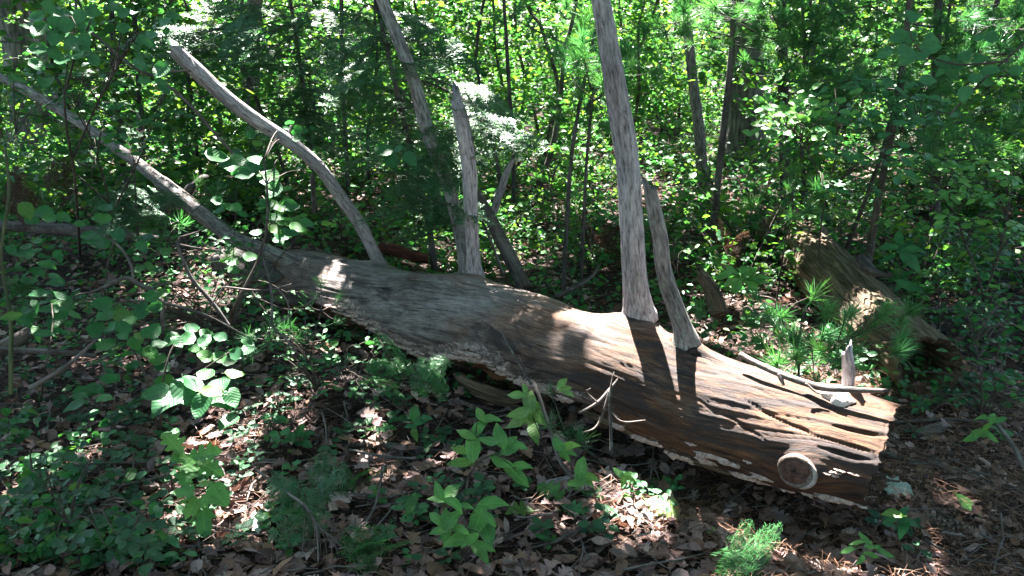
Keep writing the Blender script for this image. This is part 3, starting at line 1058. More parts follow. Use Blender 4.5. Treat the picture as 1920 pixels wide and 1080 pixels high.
branch([(716, 505), (700, 470), (675, 420), (640, 370), (600, 315), (545, 268), (480, 225), (420, 180), (370, 135), (325, 93)], [22, 23, 24, 24, 24, 25, 27, 28, 30, 26], [4.5, 4.4, 4.2, 4.0, 3.85], 'grey_wood',
       'smooth grey branch curving up to the left', 20, 12, 0.05, 0.07, 0.5)
brA, qA = branch([(608, 522), (560, 498), (500, 472), (440, 448), (395, 415), (350, 380), (300, 340), (250, 300), (180, 250), (110, 205), (40, 165), (-20, 135)], [29, 28, 28, 28, 28, 25, 23, 22, 20, 19, 18, 16], [4.72, 4.75, 4.85, 5.0, 5.3, 5.5],
                 'lichen_wood', 'long low branch reaching left with flaking bark', 20, 12, 0.08, 0.0, 0.7)
branch([(1588, 765), (1590, 720), (1591, 690), (1588, 655)], [26, 24, 25, 20], [2.86, 2.82], 'grey_wood', 'short grey stub standing near the sawn end', 16, 8, 0.12, 0.06, 0.9, name='branch_stub')
branch([(545, 268), (540, 255), (546, 235)], [6, 5, 3], [4.19, 4.15], 'grey_wood', None, 7, 4, 0.1, 0.0, name='twig_stub')
branch([(360, 131), (335, 133), (307, 133)], [6, 4, 3], [3.88, 3.85], 'pale_twig', None, 7, 4, 0.1, 0.0, name='twig_stub')
branch([(365, 130), (358, 115), (355, 106)], [9, 7, 4], [3.88, 3.86], 'grey_wood', None, 7, 4, 0.1, 0.0, name='twig_stub')
branch([(868, 230), (878, 222), (882, 214)], [7, 6, 3], [3.82, 3.8], 'grey_wood', None, 7, 4, 0.1, 0.0, name='twig_stub')
# bark sleeve with a ragged end on the long low branch
b = B()
stick(b, [(300, 340), (350, 380), (396, 416)], [27, 30, 33], [5.03, 4.86], 18, 10, 0.08, jag=0.09, ridge=0.6)
b.build('bark_sleeve', M['brown_bark'], log)

# knot: callus ring and the sawn face inside it
kp, kn = on_log(1495, 886)
kn = nrm(kn + 0.55 * nrm(CAM - kp))
kp = kp + kn * 0.011
kt = nrm(np.cross(kn, [0, 0, 1.0]))
ku = np.cross(kt, kn)
b = B()
th = np.linspace(0, 2 * np.pi, 40, endpoint=False)
prof = [(0.064, -.03), (0.061, -.004), (0.056, .003), (0.051, .005), (0.0455, .002), (0.043, -.01)]
KO = {.0455: .010, .043: .010, .050: .006}
rg = np.array([[kp + kt * (KO.get(r, 0) if kt @ RT < 0 else -KO.get(r, 0)) + kt * math.cos(a) * r * (1.08 + .05 * math.sin(3 * a) + .02 * math.sin(7 * a)) + ku * math.sin(a) * r * 0.92 + kn * h * (1 + .35 * math.cos(a + 2.5)) for a in th] for r, h in prof])
n = len(th)
i = np.arange(len(prof) - 1)[:, None] * n
j = np.arange(n)[None]
j2 = (j + 1) % n
f = np.concatenate([np.stack([i + j, i + j2, i + n + j2], -1).reshape(-1, 3), np.stack([i + j, i + n + j2, i + n + j], -1).reshape(-1, 3)])
b.add(rg.reshape(-1, 3), f)
knot = b.build('knot', M['rim'], log)
knot['label'] = 'round red brown knot with a pale rim thickest on its right'
b = B()
sg = 1 if kt @ RT > 0 else -1
aa = np.linspace(-1.25, 1.05, 26)
cr_ = np.array([kp + sg * kt * math.cos(a) * .0555 * 1.06 + ku * math.sin(a) * .0555 * .93 + kn * .003 for a in aa])
tube(b, cr_, (.0085 * np.cos((aa + .1) / 1.2 * 1.5) ** .7 + .001).real, 8, .2)
cc_ = b.build('pale_rim', M['callus'], log)
cc_.parent = knot
cc_.location = (0, 0, 0)
b = B()
rg = [[kp + kt * (.010 if kt @ RT < 0 else -.010) + kt * math.cos(a) * r * 1.06 + ku * math.sin(a) * r * 0.9 + kn * (h + .002 * math.sin(9 * a + r * 300)) for a in th] for r, h in ((.046, .001), (.036, .004), (.02, .006), (.001, .007))]
i = np.arange(3)[:, None] * n
f = np.concatenate([np.stack([i + j, i + j2, i + n + j2], -1).reshape(-1, 3), np.stack([i + j, i + n + j2, i + n + j], -1).reshape(-1, 3)])
b.add(np.array(rg).reshape(-1, 3), f)
fc = b.build('sawn_face', M['knot'], log)
fc.parent = knot
fc.location = np.array(log.location) * 0
fc.matrix_parent_inverse.identity()


def bracket(b, p, n, L, seed):
    """a thin ruffled shelf of fungus"""
    r = np.random.default_rng(seed)
    o = nrm(n + 0.1 * r.standard_normal(3))
    t = nrm(np.cross(o, LT[len(LT) * 2 // 3] * 0 + [0, 0, 1.0]))
    u = nrm(np.cross(t, o))
    k = 11
    a = np.linspace(-np.pi / 2 - .5, np.pi / 2 + .5, k)
    rim = 1 + 0.22 * r.standard_normal(k)
    wid = 0.7 + 1.0 * r.random()
    out = np.array([p + t * math.sin(x) * L * wid * q + o * (math.cos(x) * L * .5 * q + .002) + u * L * .10 * math.sin(x * 5 + seed) for x, q in zip(a, rim)])
    top, bot = p - o * .008 + u * L * .3, p - o * .008 - u * L * .25
    v = np.vstack([out + u * L * .05, out - u * L * .07, top, bot])
    f = []
    for q in range(k - 1):
        f += [(2 * k, q, q + 1), (2 * k + 1, k + q + 1, k + q), (q, k + q, k + q + 1), (q, k + q + 1, q + 1)]
    b.add(v, np.array(f), v - p, r.random())


FUN = [(12 + 12 * random.random(), None)] * 0
cand = np.nonzero((LOGFRONT) & (np.abs(LANG.reshape(-1) - LEDGE.reshape(-1) - 4) < 8))[0]
sn_all = np.repeat(LSN, LV.shape[1])
wgt = np.interp(LPX[0][cand], [480, 600, 660, 1000, 1250, 1600], [0, 0.05, 1, 1, .5, .12]) * np.clip(fbm(LV.reshape(-1, 3)[cand] * 5 + 3, 2) + .8, 0.02, 2)
wgt /= wgt.sum()
sel = rng.choice(cand, 260, replace=False, p=wgt)
for q, k in enumerate(sel):
    b = B()
    bracket(b, LV.reshape(-1, 3)[k], LU.reshape(-1, 3)[k], 0.013 + 0.028 * random.random() ** 1.6, q)
    b.build('bracket_fungus', M['fungus'], log)
for q, (x, y, w) in enumerate([(1565, 860 + 28, .022), (1572, 884, .020), (1555, 892, .024), (1600, 890, .018), (1292, 833, .016), (1400, 868, .016), (1345, 862, .04), (1320, 855, .04), (1370, 872, .03)]):
    p, nn = on_log(x, y)
    b = B()
    bracket(b, p, nn, w, 900 + q)
    b.build('bracket_fungus', M['fungus'], log)

# loose grey plates of shell hanging at the log's lower edge
for q, (pl, th_) in enumerate([([(850, 700), (890, 722), (940, 740), (985, 748)], 26), ([(880, 735), (930, 752), (975, 762)], 12), ([(1080, 765), (1140, 790), (1190, 815)], 14), ([(1290, 858), (1340, 878), (1375, 890)], 16), ([(650, 622), (700, 640), (740, 648)], 14)]):
    b = B()
    pts = []
    for x, y in pl:
        d = log_depth(x + 10) - 0.16
        pts.append(np.r_[P(x, y, d), 0.5 * th_ * d / F])
    pth = smooth_path(np.array(pts), 14)
    tube(b, pth[:, :3], pth[:, 3] * np.r_[.3, .7, np.ones(10), .7, .3], 12, 0.25, (30, 6), 0.6, 0.02, seed=q)
    o = b.build('bark_plate', M['rotten'], log)
# pale fungus lump by the stub
b = B()
for (x, y, r) in [(1565, 735, .035), (1580, 748, .03), (1548, 728, .022), (1592, 752, .018)]:
    c0, nn = on_log(x, y)
    a = np.linspace(0, np.pi, 9)
    e = np.linspace(0, 2 * np.pi, 16, endpoint=False)
    v = np.array([c0 + r * np.array([math.sin(i_) * math.cos(j_) * 1.3, math.sin(i_) * math.sin(j_), math.cos(i_) * .7]) for i_ in a for j_ in e])
    v += 0.006 * fbm(v * 50, 2)[:, None]
    f = [(i_ * 16 + j_, i_ * 16 + (j_ + 1) % 16, (i_ + 1) * 16 + (j_ + 1) % 16) for i_ in range(8) for j_ in range(16)] + [(i_ * 16 + j_, (i_ + 1) * 16 + (j_ + 1) % 16, (i_ + 1) * 16 + j_) for i_ in range(8) for j_ in range(16)]
    b.add(v, np.array(f))
o = b.build('fungus_lump', M['white_fungus'], log)


for x, y, r in [(1095, 590, .10), (1130, 595, .13), (1165, 600, .14), (1150, 630, .10), (1200, 640, .13), (1240, 670, .13), (1260, 700, .07), (1240, 620, .14), (1285, 660, .15), (1320, 680, .15), (1330, 720, .08), (1370, 695, .15), (1380, 730, .08),
                (1420, 710, .14), (1440, 745, .08), (1470, 725, .14), (1500, 755, .09), (1530, 745, .14), (1580, 760, .13), (1625, 765, .12), (1655, 770, .08), (1545, 780, .05),
                (905, 548, .06), (925, 565, .05), (965, 585, .03), (780, 520, .035), (745, 515, .02), (640, 505, .05), (1020, 560, .05), (820, 535, .02)]:
    FLECK.append((on_log(x, y)[0], r))

# ------------------------------------------------------------------ other dead wood
def rotten_log():
    px = [(1470, 425, 6.3, 100), (1520, 480, 5.6, 105), (1580, 545, 4.9, 112), (1650, 615, 4.3, 122), (1720, 672, 3.86, 126), (1742, 690, 3.74, 126)]
    st = np.array([np.r_[P(x, y, d), 0.5 * w * d / F] for x, y, d, w in px])
    q = smooth_path(st, 220)
    c, rad = q[:, :3], q[:, 3]
    seg = 110
    b = B()
    t, N, Bn = frames(c)
    s = np.r_[0, np.cumsum(np.linalg.norm(np.diff(c, axis=0), axis=1))]
    th = np.linspace(0, 2 * np.pi, seg, endpoint=False)
    rest = np.stack([rad[:, None] * np.cos(th), rad[:, None] * np.sin(th), np.repeat(s[:, None], seg, 1)], -1)
    rf = rest.reshape(-1, 3)
    cr = np.clip(1 - np.abs(fbm(rf * [30, 30, 1.0] + 3, 3)) * 2.6, 0, 1) ** 2
    blk = np.floor(fbm(rf * [16, 16, 2.5] + 50, 2) * 4) / 4
    d = (0.006 * fbm(rf * [5, 5, 2], 3) - 0.014 * cr + 0.009 * blk + 0.005 * fbm(rf * [60, 60, 6], 2)).reshape(len(s), seg)
    rr = rad[:, None] + d
    v = c[:, None] + N[:, None] * (rr * np.cos(th))[..., None] + Bn[:, None] * (rr * np.sin(th))[..., None]
    m = len(s)
    i = np.arange(m - 1)[:, None] * seg
    j = np.arange(seg)[None]
    j2 = (j + 1) % seg
    f = np.concatenate([np.stack([i + j, i + j2, i + seg + j2], -1).reshape(-1, 3), np.stack([i + j, i + seg + j2, i + seg + j], -1).reshape(-1, 3)])
    b.add(v.reshape(-1, 3), f, rf)
    for e, inw in ((m - 1, 0.34), (0, .05)):                    # hollowed end
        rg, rs = [], []
        for sc, dp in ((1, 0), (.82, .05), (.68, .45), (.45, 1.1), (.02, 1.3)):
            rg.append(c[e] + (v[e] - c[e]) * sc - t[e] * inw * dp * (1 if e else -1))
            rs.append(rest[e] * [sc, sc, 1])
        ff = []
        for k in range(4):
            for jj in range(seg):
                a0, a1 = k * seg + jj, k * seg + (jj + 1) % seg
                ff += [(a0, a1, a1 + seg), (a0, a1 + seg, a0 + seg)]
        b.add(np.concatenate(rg), np.array(ff), np.concatenate(rs))
    o = b.build('rotten_log', M['rotten'], origin=[c[m // 2][0], c[m // 2][1], 0])
    tag(o, 'crumbling brown rotten log with a dark hollow end, beyond the bare log at right', 'fallen log')
    b = B()
    stick(b, [(1560, 478), (1610, 512), (1660, 550), (1697, 583)], [14, 20, 22, 10], [5.1, 4.35], 10, 8, 0.3, ridge=0.8)
    o2 = b.build('wood_slab', M['rotten'], o)


rotten_log()


def loose(name, mat, px, wpx, d, label, cat, seg=9, per=8, rough=0.12, jag=0.02, ridge=0.3, group=None, lift=0.0, extra=()):
    b = B()
    q = stick(b, px, wpx, d, seg, per, rough, lift=lift, jag=jag, ridge=ridge)
    org = q[np.argmin(q[:, 2]), :3]
    if not extra:
        o = b.build(name, M[mat], origin=org)
        return tag(o, label, cat, group)
    root = thing(name, org, label, cat, group)
    b.build('main_stem', M[mat], root)
    for e in extra:
        b = B()
        stick(b, e[0], e[1], e[2], 6, 5, rough)
        b.build('side_twig', M[mat], root)
    return root


loose('fallen_stick', 'pale_twig', [(1388, 664), (1420, 682), (1465, 702), (1510, 718), (1548, 728), (1600, 731), (1662, 733)], [10, 12, 13, 13, 13, 11, 9], [3.02, 2.9, 2.78, 2.66],
      'knobbly pale stick lying along the crest of the log near its sawn end', 'stick', 10, 8, extra=[([(1462, 701), (1465, 712), (1470, 722)], [10, 8, 4], [2.9, 2.88]), ([(1510, 718), (1530, 735), (1548, 740)], [5, 4, 3], [2.8, 2.76])])
loose('leaning_snag', 'brown_bark', [(984, 540), (965, 500), (948, 465), (930, 430), (915, 400), (895, 365)], [27, 28, 27, 25, 22, 18], [4.75, 4.85, 4.95], 'mossy broken trunk leaning behind the middle of the log', 'dead trunk', 14, 10, 0.08, 0.05)
loose('broken_snag', 'grey_wood', [(925, 400), (938, 360), (952, 320), (962, 300)], [16, 15, 13, 7], [5.3, 5.2], 'thin grey broken stick standing behind the mossy leaning trunk', 'stick', 9, 6, jag=0.05)
loose('fallen_trunk_piece', 'red_rot', [(712, 462), (740, 470), (775, 480), (803, 486)], [18, 24, 28, 22], [4.95, 4.85], 'crumbling red rotten chunk of wood behind the log crest', 'wood chunk', 12, 8, 0.25, 0.04, 0.8)
loose('rotten_stump', 'rotten', [(1352, 590), (1340, 560), (1325, 528), (1312, 508)], [38, 36, 28, 14], [4.35, 4.45], 'small splintered rotten stump between the log and the rotten log', 'stump', 16, 8, 0.25, 0.08, 0.9)
loose('forked_stick', 'twig', [(430, 613), (400, 570), (363, 527), (347, 497), (333, 460), (337, 445)], [7, 7, 7, 6, 5, 4], [3.55, 3.5], 'pale bare forked twig arching up at the left of the log', 'dead twig', extra=[([(337, 445), (362, 438), (390, 427)], [5, 4, 2], 3.5), ([(334, 458), (370, 465), (413, 470)], [4, 3, 2], 3.5), ([(347, 497), (340, 500), (336, 502)], [5, 4, 3], 3.51)])
loose('dead_twig', 'twig', [(305, 622), (303, 573), (287, 547), (258, 532), (233, 522), (180, 545), (143, 553)], [7, 8, 8, 9, 8, 5, 3], [3.3, 3.3], 'grey crooked dead branch bent over in the left bush', 'dead twig', extra=[([(248, 530), (248, 503), (230, 470), (205, 448), (170, 430)], [6, 6, 5, 4, 2], 3.3), ([(190, 541), (191, 555), (191, 565)], [5, 4, 3], 3.3), ([(287, 547), (300, 535), (315, 530)], [4, 3, 2], 3.3)])
loose('dead_twig', 'twig', [(467, 633), (383, 590), (300, 567), (240, 563)], [3, 5, 5, 4], [3.3, 3.2], 'thin straight dark twig crossing the left bush', 'dead twig', extra=[([(240, 563), (215, 572), (195, 590)], [3, 3, 2], 3.2)])
loose('dead_twig', 'twig', [(547, 533), (493, 545), (420, 538)], [3, 5, 4], [3.6, 3.5], 'thin grey twig lying level under the long low branch', 'dead twig', extra=[([(470, 543), (490, 575), (515, 600)], [3, 3, 2], 3.55), ([(420, 538), (408, 552), (395, 575)], [4, 3, 2], 3.5), ([(520, 540), (540, 570), (545, 620)], [3, 3, 2], 3.56)])
loose('dead_twig', 'twig', [(567, 673), (540, 640), (513, 613), (510, 577), (507, 533), (493, 483)], [3, 4, 5, 5, 5, 4], [3.4, 3.55], 'slender dark twig hanging down beside the broken log end', 'dead twig', extra=[([(510, 590), (500, 640), (495, 655)], [3, 2, 2], 3.45), ([(513, 613), (560, 580), (590, 560)], [3, 2, 2], 3.45)])
loose('fallen_branch', 'twig', [(55, 728), (110, 697), (150, 665), (180, 637)], [9, 9, 7, 5], [2.95, 3.0], 'grey slanting stick in the undergrowth near the left edge', 'stick')
loose('fallen_branch', 'brown_bark', [(-30, 668), (30, 640), (64, 617)], [26, 28, 20], [3.7, 3.8], 'thick weathered branch end poking in from the left edge', 'stick', 12, jag=0.05)
loose('fallen_branch', 'twig', [(-20, 655), (60, 658), (130, 662), (180, 668)], [9, 12, 12, 8], [3.5, 3.45], 'long level stick under the left bush', 'stick')
loose('fallen_branch', 'pale_twig', [(118, 886), (200, 882), (300, 878), (400, 876), (467, 875), (530, 875)], [5, 6, 6, 7, 6, 3], None, 'long straight pale twig lying below the oak seedling', 'stick', lift=0.03, extra=[([(467, 876), (490, 866), (520, 868)], [4, 3, 2], 2.75)])
loose('fallen_branch', 'pale_twig', [(193, 931), (250, 920), (290, 912), (325, 902)], [5, 8, 7, 4], None, 'short pale curved twig left of the maple seedling', 'stick', lift=0.03)
loose('fallen_branch', 'pale_twig', [(233, 925), (253, 960), (270, 985), (285, 1004)], [7, 7, 6, 5], None, 'pale twig slanting down to the sunlit litter', 'stick', lift=0.02)
loose('bare_fir_twig', 'pale_twig', [(477, 878), (533, 920), (573, 950), (593, 987), (597, 1053)], [4, 5, 6, 5, 4], [2.75, 2.5], 'dead grey fir twig with bare side shoots at the bottom', 'dead twig',
      extra=[([(573 + k * 4, 950 + k * 6), (580 + k * 9, 985 + k * 6), (578 + k * 12, 1040 + k * 4)], [3, 2, 1.5], 2.6) for k in range(-1, 7)])
loose('dead_twig', 'pale_twig', [(655, 860), (720, 873), (783, 877)], [5, 6, 4], None, 'bluish grey forked twig on litter left of the saplings', 'dead twig', lift=0.04, extra=[([(720, 873), (703, 947), (683, 983)], [5, 5, 3], [2.75, 2.6])])
loose('dead_sapling', 'twig', [(1075, 898), (1050, 863), (1030, 803), (1010, 740), (1000, 715)], [7, 8, 7, 6, 4], [2.75, 2.85, 2.95], 'bare grey stem rising in front of the log', 'dead twig')
loose('dead_twig', 'twig', [(996, 720), (975, 685), (955, 650), (937, 618)], [5, 5, 4, 3], [3.28, 3.42], 'thin dark twig leaning on the flank of the log', 'dead twig', extra=[([(985, 700), (978, 680), (972, 664)], [2, 2, 1], 3.33)])
loose('dead_twig', 'pale_twig', [(1085, 775), (1120, 755), (1143, 730), (1158, 712)], [4, 6, 6, 4], [2.95, 2.98], 'pinkish crooked twig sticking up before the log', 'dead twig', extra=[([(1143, 730), (1135, 760), (1118, 800), (1090, 812)], [5, 5, 4, 2], 2.95), ([(1140, 765), (1165, 790), (1210, 788)], [3, 3, 2], 2.95), ([(1120, 755), (1100, 735), (1108, 728)], [4, 3, 2], 2.95)])
loose('dead_sapling', 'twig', [(1146, 850), (1145, 800), (1144, 740), (1150, 700)], [6, 6, 5, 3], [2.9, 2.95], 'dark upright bare stem standing close to the log', 'dead twig')
loose('fallen_branch', 'brown_bark', [(640, 835), (700, 838), (770, 846), (835, 852)], [14, 18, 16, 10], None, 'short weathered stick on the litter below the fungus crust', 'stick', 10, lift=0.01, rough=0.2)
loose('fallen_branch', 'grey_wood', [(1010, 915), (1050, 907), (1085, 897)], [14, 18, 12], None, 'stubby grey piece of wood under the saplings', 'stick', 10, lift=0.01, rough=0.25)
loose('fallen_branch', 'twig', [(1102, 855), (1130, 875), (1158, 897)], [6, 7, 5], None, 'short dark stick right of the small four leaf seedling', 'stick', lift=0.02)
loose('fallen_branch', 'twig', [(1028, 1030), (1060, 1015), (1090, 1000)], [4, 6, 4], None, 'small grey twig on litter at the bottom centre', 'stick', lift=0.02)
loose('dead_twig', 'twig', [(943, 515), (917, 443), (900, 407)], [6, 5, 4], [4.5, 4.6], 'thin dark twig propped beside the twin upright branches', 'dead twig')
loose('dead_twig', 'twig', [(1040, 557), (1075, 540), (1107, 520), (1125, 495)], [8, 8, 6, 4], [4.6, 4.7], 'dark slanting stick behind the dip in the log', 'dead twig')
loose('cane', 'pale_twig', [(1925, 885), (1897, 832), (1867, 793)], [10, 9, 8], [2.9, 3.1], 'straight yellowish dead cane at the right edge', 'stick')
loose('fallen_branch', 'twig', [(1640, 855), (1700, 870), (1760, 885), (1800, 905)], [7, 8, 7, 4], None, 'dark crooked stick on the floor right of the sawn end', 'stick', lift=0.02, extra=[([(1700, 870), (1740, 868), (1800, 862)], [4, 3, 2], 2.9)])
loose('fallen_branch', 'pale_twig', [(1650, 806), (1720, 800), (1790, 798), (1840, 804)], [4, 6, 6, 4], None, 'thin pale stick behind the sawn end', 'stick', lift=0.03)
loose('fallen_branch', 'pale_twig', [(1710, 815), (1750, 808), (1785, 795)], [14, 22, 14], None, 'grey slab of wood lying by the pine cone', 'stick', 10, lift=0.01, rough=0.3)
loose('fallen_branch', 'pale_twig', [(1683, 1054), (1700, 1065), (1716, 1075)], [12, 13, 12], None, 'small pale peg of wood at the bottom right', 'stick', lift=0.01)
loose('fallen_branch', 'brown_bark', [(1580, 1010), (1420, 995), (1330, 1010), (1270, 1030)], [8, 9, 8, 6], None, 'dark branch under the bright fir spray', 'stick', lift=0.02) if False else None
loose('fallen_branch', 'brown_bark', [(1830, 585), (1780, 590), (1720, 588), (1690, 592)], [8, 14, 14, 9], None, 'brown stick lying behind the end of the rotten log', 'stick', lift=0.02)
loose('dead_branch_piece', 'dark_bark', [(1612, 485), (1590, 470), (1640, 505), (1668, 517)][:1] + [(1625, 500), (1645, 512), (1668, 517)], [22, 24, 14, 6], [4.5, 4.35], 'grey burl-like piece of wood beside the rotten log', 'wood chunk', 12, rough=0.2, jag=0.03)
loose('fallen_branch', 'dark_bark', [(0, 423), (60, 425), (140, 432), (230, 440), (300, 448)], [18, 22, 24, 20, 12], [5.4, 5.3], 'dark decaying log lying behind the left bush', 'fallen log', 14, rough=0.15)
loose('rotting_log', 'dark_bark', [(415, 490), (460, 506), (515, 526), (565, 548), (590, 560)], [50, 74, 84, 80, 50], [5.5, 5.0], 'black rotting log remnant under the base of the long low branch', 'fallen log', 26, 14, 0.2, 0.06, 0.9)
loose('dead_branch_piece', 'dark_bark', [(300, 400), (340, 370), (375, 340), (385, 330)], [20, 22, 18, 9], [5.6, 5.8], 'broken dark stub jutting up behind the long low branch', 'stump', 12, rough=0.15, jag=0.06)

# ------------------------------------------------------------------ trees: trunk, limbs, crown
RH = [RHOMB]


def crown_points(cx, cy, z0, z1, R, n, ncl=70, sd=0.36):
    a = rng.random(ncl) * 2 * np.pi
    rr = R * np.sqrt(rng.random(ncl))
    hz = rng.random(ncl)
    rr = rr * (1 - 0.45 * hz)
    cl = np.stack([cx + np.cos(a) * rr, cy + np.sin(a) * rr, z0 + (z1 - z0) * hz], 1)
    k = rng.integers(0, ncl, n)
    p = cl[k] + rng.standard_normal((n, 3)) * np.array([sd, sd, sd * 0.45])
    return p, cl


def tree(name, label, cat, px, wpx, ds, mat, top, R, n, zlo, group=None, leaf=0.15, seg=18, rough=0.08, ridge=0.7, flare=1.0, lean=None, cmat='canopy_leaf'):
    """px runs from base to the top of what is seen; the trunk goes on to height top"""
    pts = []
    m = len(px)
    for k, (x, y) in enumerate(px):
        d = np.interp(k / (m - 1), np.linspace(0, 1, len(ds)), ds)
        w = np.interp(k / (m - 1), np.linspace(0, 1, len(wpx)), wpx)
        pts.append(np.r_[P(x, y, d), 0.5 * w * d / F])
    pts = np.array(pts)
    g = float(gz(pts[0, 0], pts[0, 1])[0])
    pts[0, 2] = g - 0.08
    e = pts[-1] - pts[-2]
    dirn = e[:3] / max(e[2], 0.2)
    dirn[:2] *= 0.6
    tops = []
    for hh in (0.35, 0.7, 1.0):
        zt = pts[-1, 2] + (top - pts[-1, 2]) * hh
        if zt > pts[-1, 2] + 0.1:
            tops.append(np.r_[pts[-1, :3] + dirn * (zt - pts[-1, 2]) * np.array([1, 1, 1]), pts[-1, 3] * (1 - 0.8 * hh)])
    allp = np.vstack([pts] + ([np.array(tops)] if tops else []))
    base = allp[0, :3].copy()
    base[2] = g
    root = thing(name, base, label, cat, group)
    q = smooth_path(allp, 70)
    b = B()
    rad = np.maximum(q[:, 3], 0.006)
    if flare > 1:
        h = q[:, 2] - g
        rad = rad * (1 + (flare - 1) * np.exp(-np.maximum(h, 0) / 0.25))
    tube(b, q[:, :3], rad, seg, rough, (18, 2.2), ridge, seed=base[0] * 3)
    b.build('trunk', M[mat], root)
    if n:
        tp = q[-1, :3]
        mid = q[np.argmin(np.abs(q[:, 2] - (zlo + top) / 2)), :3]
        cp, cl = crown_points(mid[0], mid[1], zlo, top + 0.8, R, n)
        cp = cp[holes(cp)]
        sh = cp[:, 1] - (cp[:, 2] - 1.0) * SUN[1] / SUN[2]            # where its shade falls
        cp = cp[rng.random(len(cp)) > np.clip((sh - 7.2) / 3.0, 0, 1) * 0.84]
        k = len(cp)
        b = B()
        scatter(b, RH, cp, orient(rand_dirs(k, 0.4), rand_norms(k, 0.7, 0.5)), leaf * (0.7 + 0.6 * rng.random(k)))
        o = b.build('crown', M[cmat], root)
        b = B()
        for c0 in cl[::3]:
            j = np.argmin(np.abs(q[:, 2] - (c0[2] - 0.5)))
            st = q[j, :3]
            mm = (st + c0) / 2 + [0, 0, 0.15]
            if not holes(np.linspace(st, c0, 9)).all():
                continue
            pth = smooth_path(np.array([np.r_[st, max(q[j, 3] * .5, .01)], np.r_[mm, .012], np.r_[c0, .004]]), 8)
            tube(b, pth[:, :3], pth[:, 3], 5, seed=c0[0])
        tag(b.build('limbs', M[mat], root), kind='stuff')
    return root, q


TG = 'trees standing behind the fallen log'
tree('big_tree', 'biggest dark trunk at the far left with a flared base', 'tree', [(85, 305), (72, 200), (52, 100), (35, 0)], [120, 98, 86, 78], [11, 10.6], 'grey_bark', 11, 3.6, 6500, 3.6, TG, flare=1.4, seg=30)
tree('leaning_tree', 'pale grey trunk leaning left beside the biggest trunk', 'tree', [(180, 335), (150, 270), (118, 190), (80, 90), (60, 0)], [32, 28, 25, 22, 20], [8.5, 8.2], 'lichen_wood', 8, 2.8, 5000, 3.4, TG)
tree('grey_tree', 'straight grey trunk behind the curved dead branch', 'tree', [(486, 335), (478, 250), (474, 150), (474, 60), (478, 0)], [30, 27, 28, 25, 26], [8.4, 8.0], 'lichen_wood', 9, 3.2, 6500, 3.4, TG)
tree('slim_tree', 'thin dark trunk just left of the tip of the curved branch', 'tree', [(345, 290), (337, 190), (328, 90), (323, 0)], [18, 17, 15, 14], [9.5, 9.2], 'dark_bark', 8, 2.8, 4500, 3.3, TG)
tree('dark_tree', 'thick dark trunk behind the pine branches right of centre', 'tree', [(1398, 318), (1398, 220), (1400, 120), (1405, 0)], [78, 66, 62, 58], [10.8, 10.4], 'grey_bark', 11, 3.6, 6500, 3.6, TG, flare=1.25, seg=26)
tree('lichen_tree', 'slender lichen covered trunk right of the tall grey snag', 'tree', [(1325, 365), (1312, 260), (1300, 160), (1290, 60), (1285, 0)], [23, 22, 20, 18, 16], [7.8, 7.4], 'lichen_wood', 8, 2.8, 5000, 3.3, TG)
tree('slim_tree', 'thin dark trunk crossing in front of the thick dark trunk', 'tree', [(1336, 440), (1345, 350), (1358, 230), (1370, 120), (1378, 0)], [14, 13, 13, 13, 12], [6.0, 5.7], 'dark_bark', 7, 2.5, 4000, 3.2, TG)
tree('slim_tree', 'dark sapling trunk standing just behind the rotten log', 'tree', [(1626, 495), (1640, 415), (1658, 315), (1685, 190), (1700, 60), (1705, 0)], [17, 14, 13, 12, 11, 10], [5.0, 4.7], 'stem', 6, 2.4, 4000, 3.2, TG)
tree('slim_tree', 'second thin stem leaning right behind the rotten log', 'tree', [(1563, 478), (1600, 433), (1628, 360), (1665, 250), (1690, 120)], [9, 9, 8, 8, 7], [5.6, 5.2], 'stem', 5, 2.0, 2500, 3.2, TG)
tree('slim_tree', 'thin dark trunk behind the jagged upright branch', 'tree', [(962, 400), (963, 300), (955, 170), (948, 50), (945, 0)], [9, 8, 8, 7, 7], [7.4, 7.2], 'dark_bark', 6.5, 2.8, 4500, 3.2, TG)
tree('slim_tree', 'black stem curving right behind the middle of the log', 'tree', [(1055, 545), (1062, 430), (1072, 290), (1090, 180), (1115, 60), (1120, 0)], [10, 8, 8, 7, 6, 6], [5.2, 5.0], 'dark_bark', 6.5, 2.8, 4500, 3.3, TG)
tree('slim_tree', 'pair of dark crooked stems left of the tall grey snag', 'tree', [(1000, 330), (1035, 280), (1050, 190), (1060, 90), (1080, 0)], [12, 11, 9, 8, 8], [8.6, 8.4], 'dark_bark', 8, 3.0, 5000, 3.5, TG)
tree('slim_tree', 'dark stem forking beside the tall grey snag', 'tree', [(1010, 250), (1035, 230), (1048, 170), (1030, 100), (1010, 40), (985, 0)], [10, 9, 8, 8, 7, 7], [9.6, 9.4], 'dark_bark', 8, 3.2, 5000, 3.5, TG)
tree('slim_tree', 'narrow grey stem behind the left end of the log', 'tree', [(655, 395), (650, 300), (644, 180), (640, 80), (640, 0)], [9, 9, 8, 8, 8], [7.6, 7.4], 'dark_bark', 7, 3.0, 4500, 3.4, TG)
tree('slim_tree', 'tall thin dark stem beside the straight grey trunk', 'tree', [(410, 265), (411, 180), (412, 90), (416, 0)], [10, 9, 8, 8], [10.5, 10.3], 'dark_bark', 9, 3.2, 5000, 3.5, TG)
tree('slim_tree', 'far dark stem at the right behind the layered shrub', 'tree', [(1545, 300), (1520, 200), (1525, 100), (1540, 0)], [12, 11, 10, 9], [9.5, 9.3], 'dark_bark', 9, 3.2, 5000, 3.5, TG)
tree('slim_tree', 'far dark stem near the right edge', 'tree', [(1860, 330), (1850, 220), (1855, 100), (1870, 0)], [14, 13, 12, 11], [8.8, 8.6], 'dark_bark', 9, 3.4, 5500, 3.5, TG)
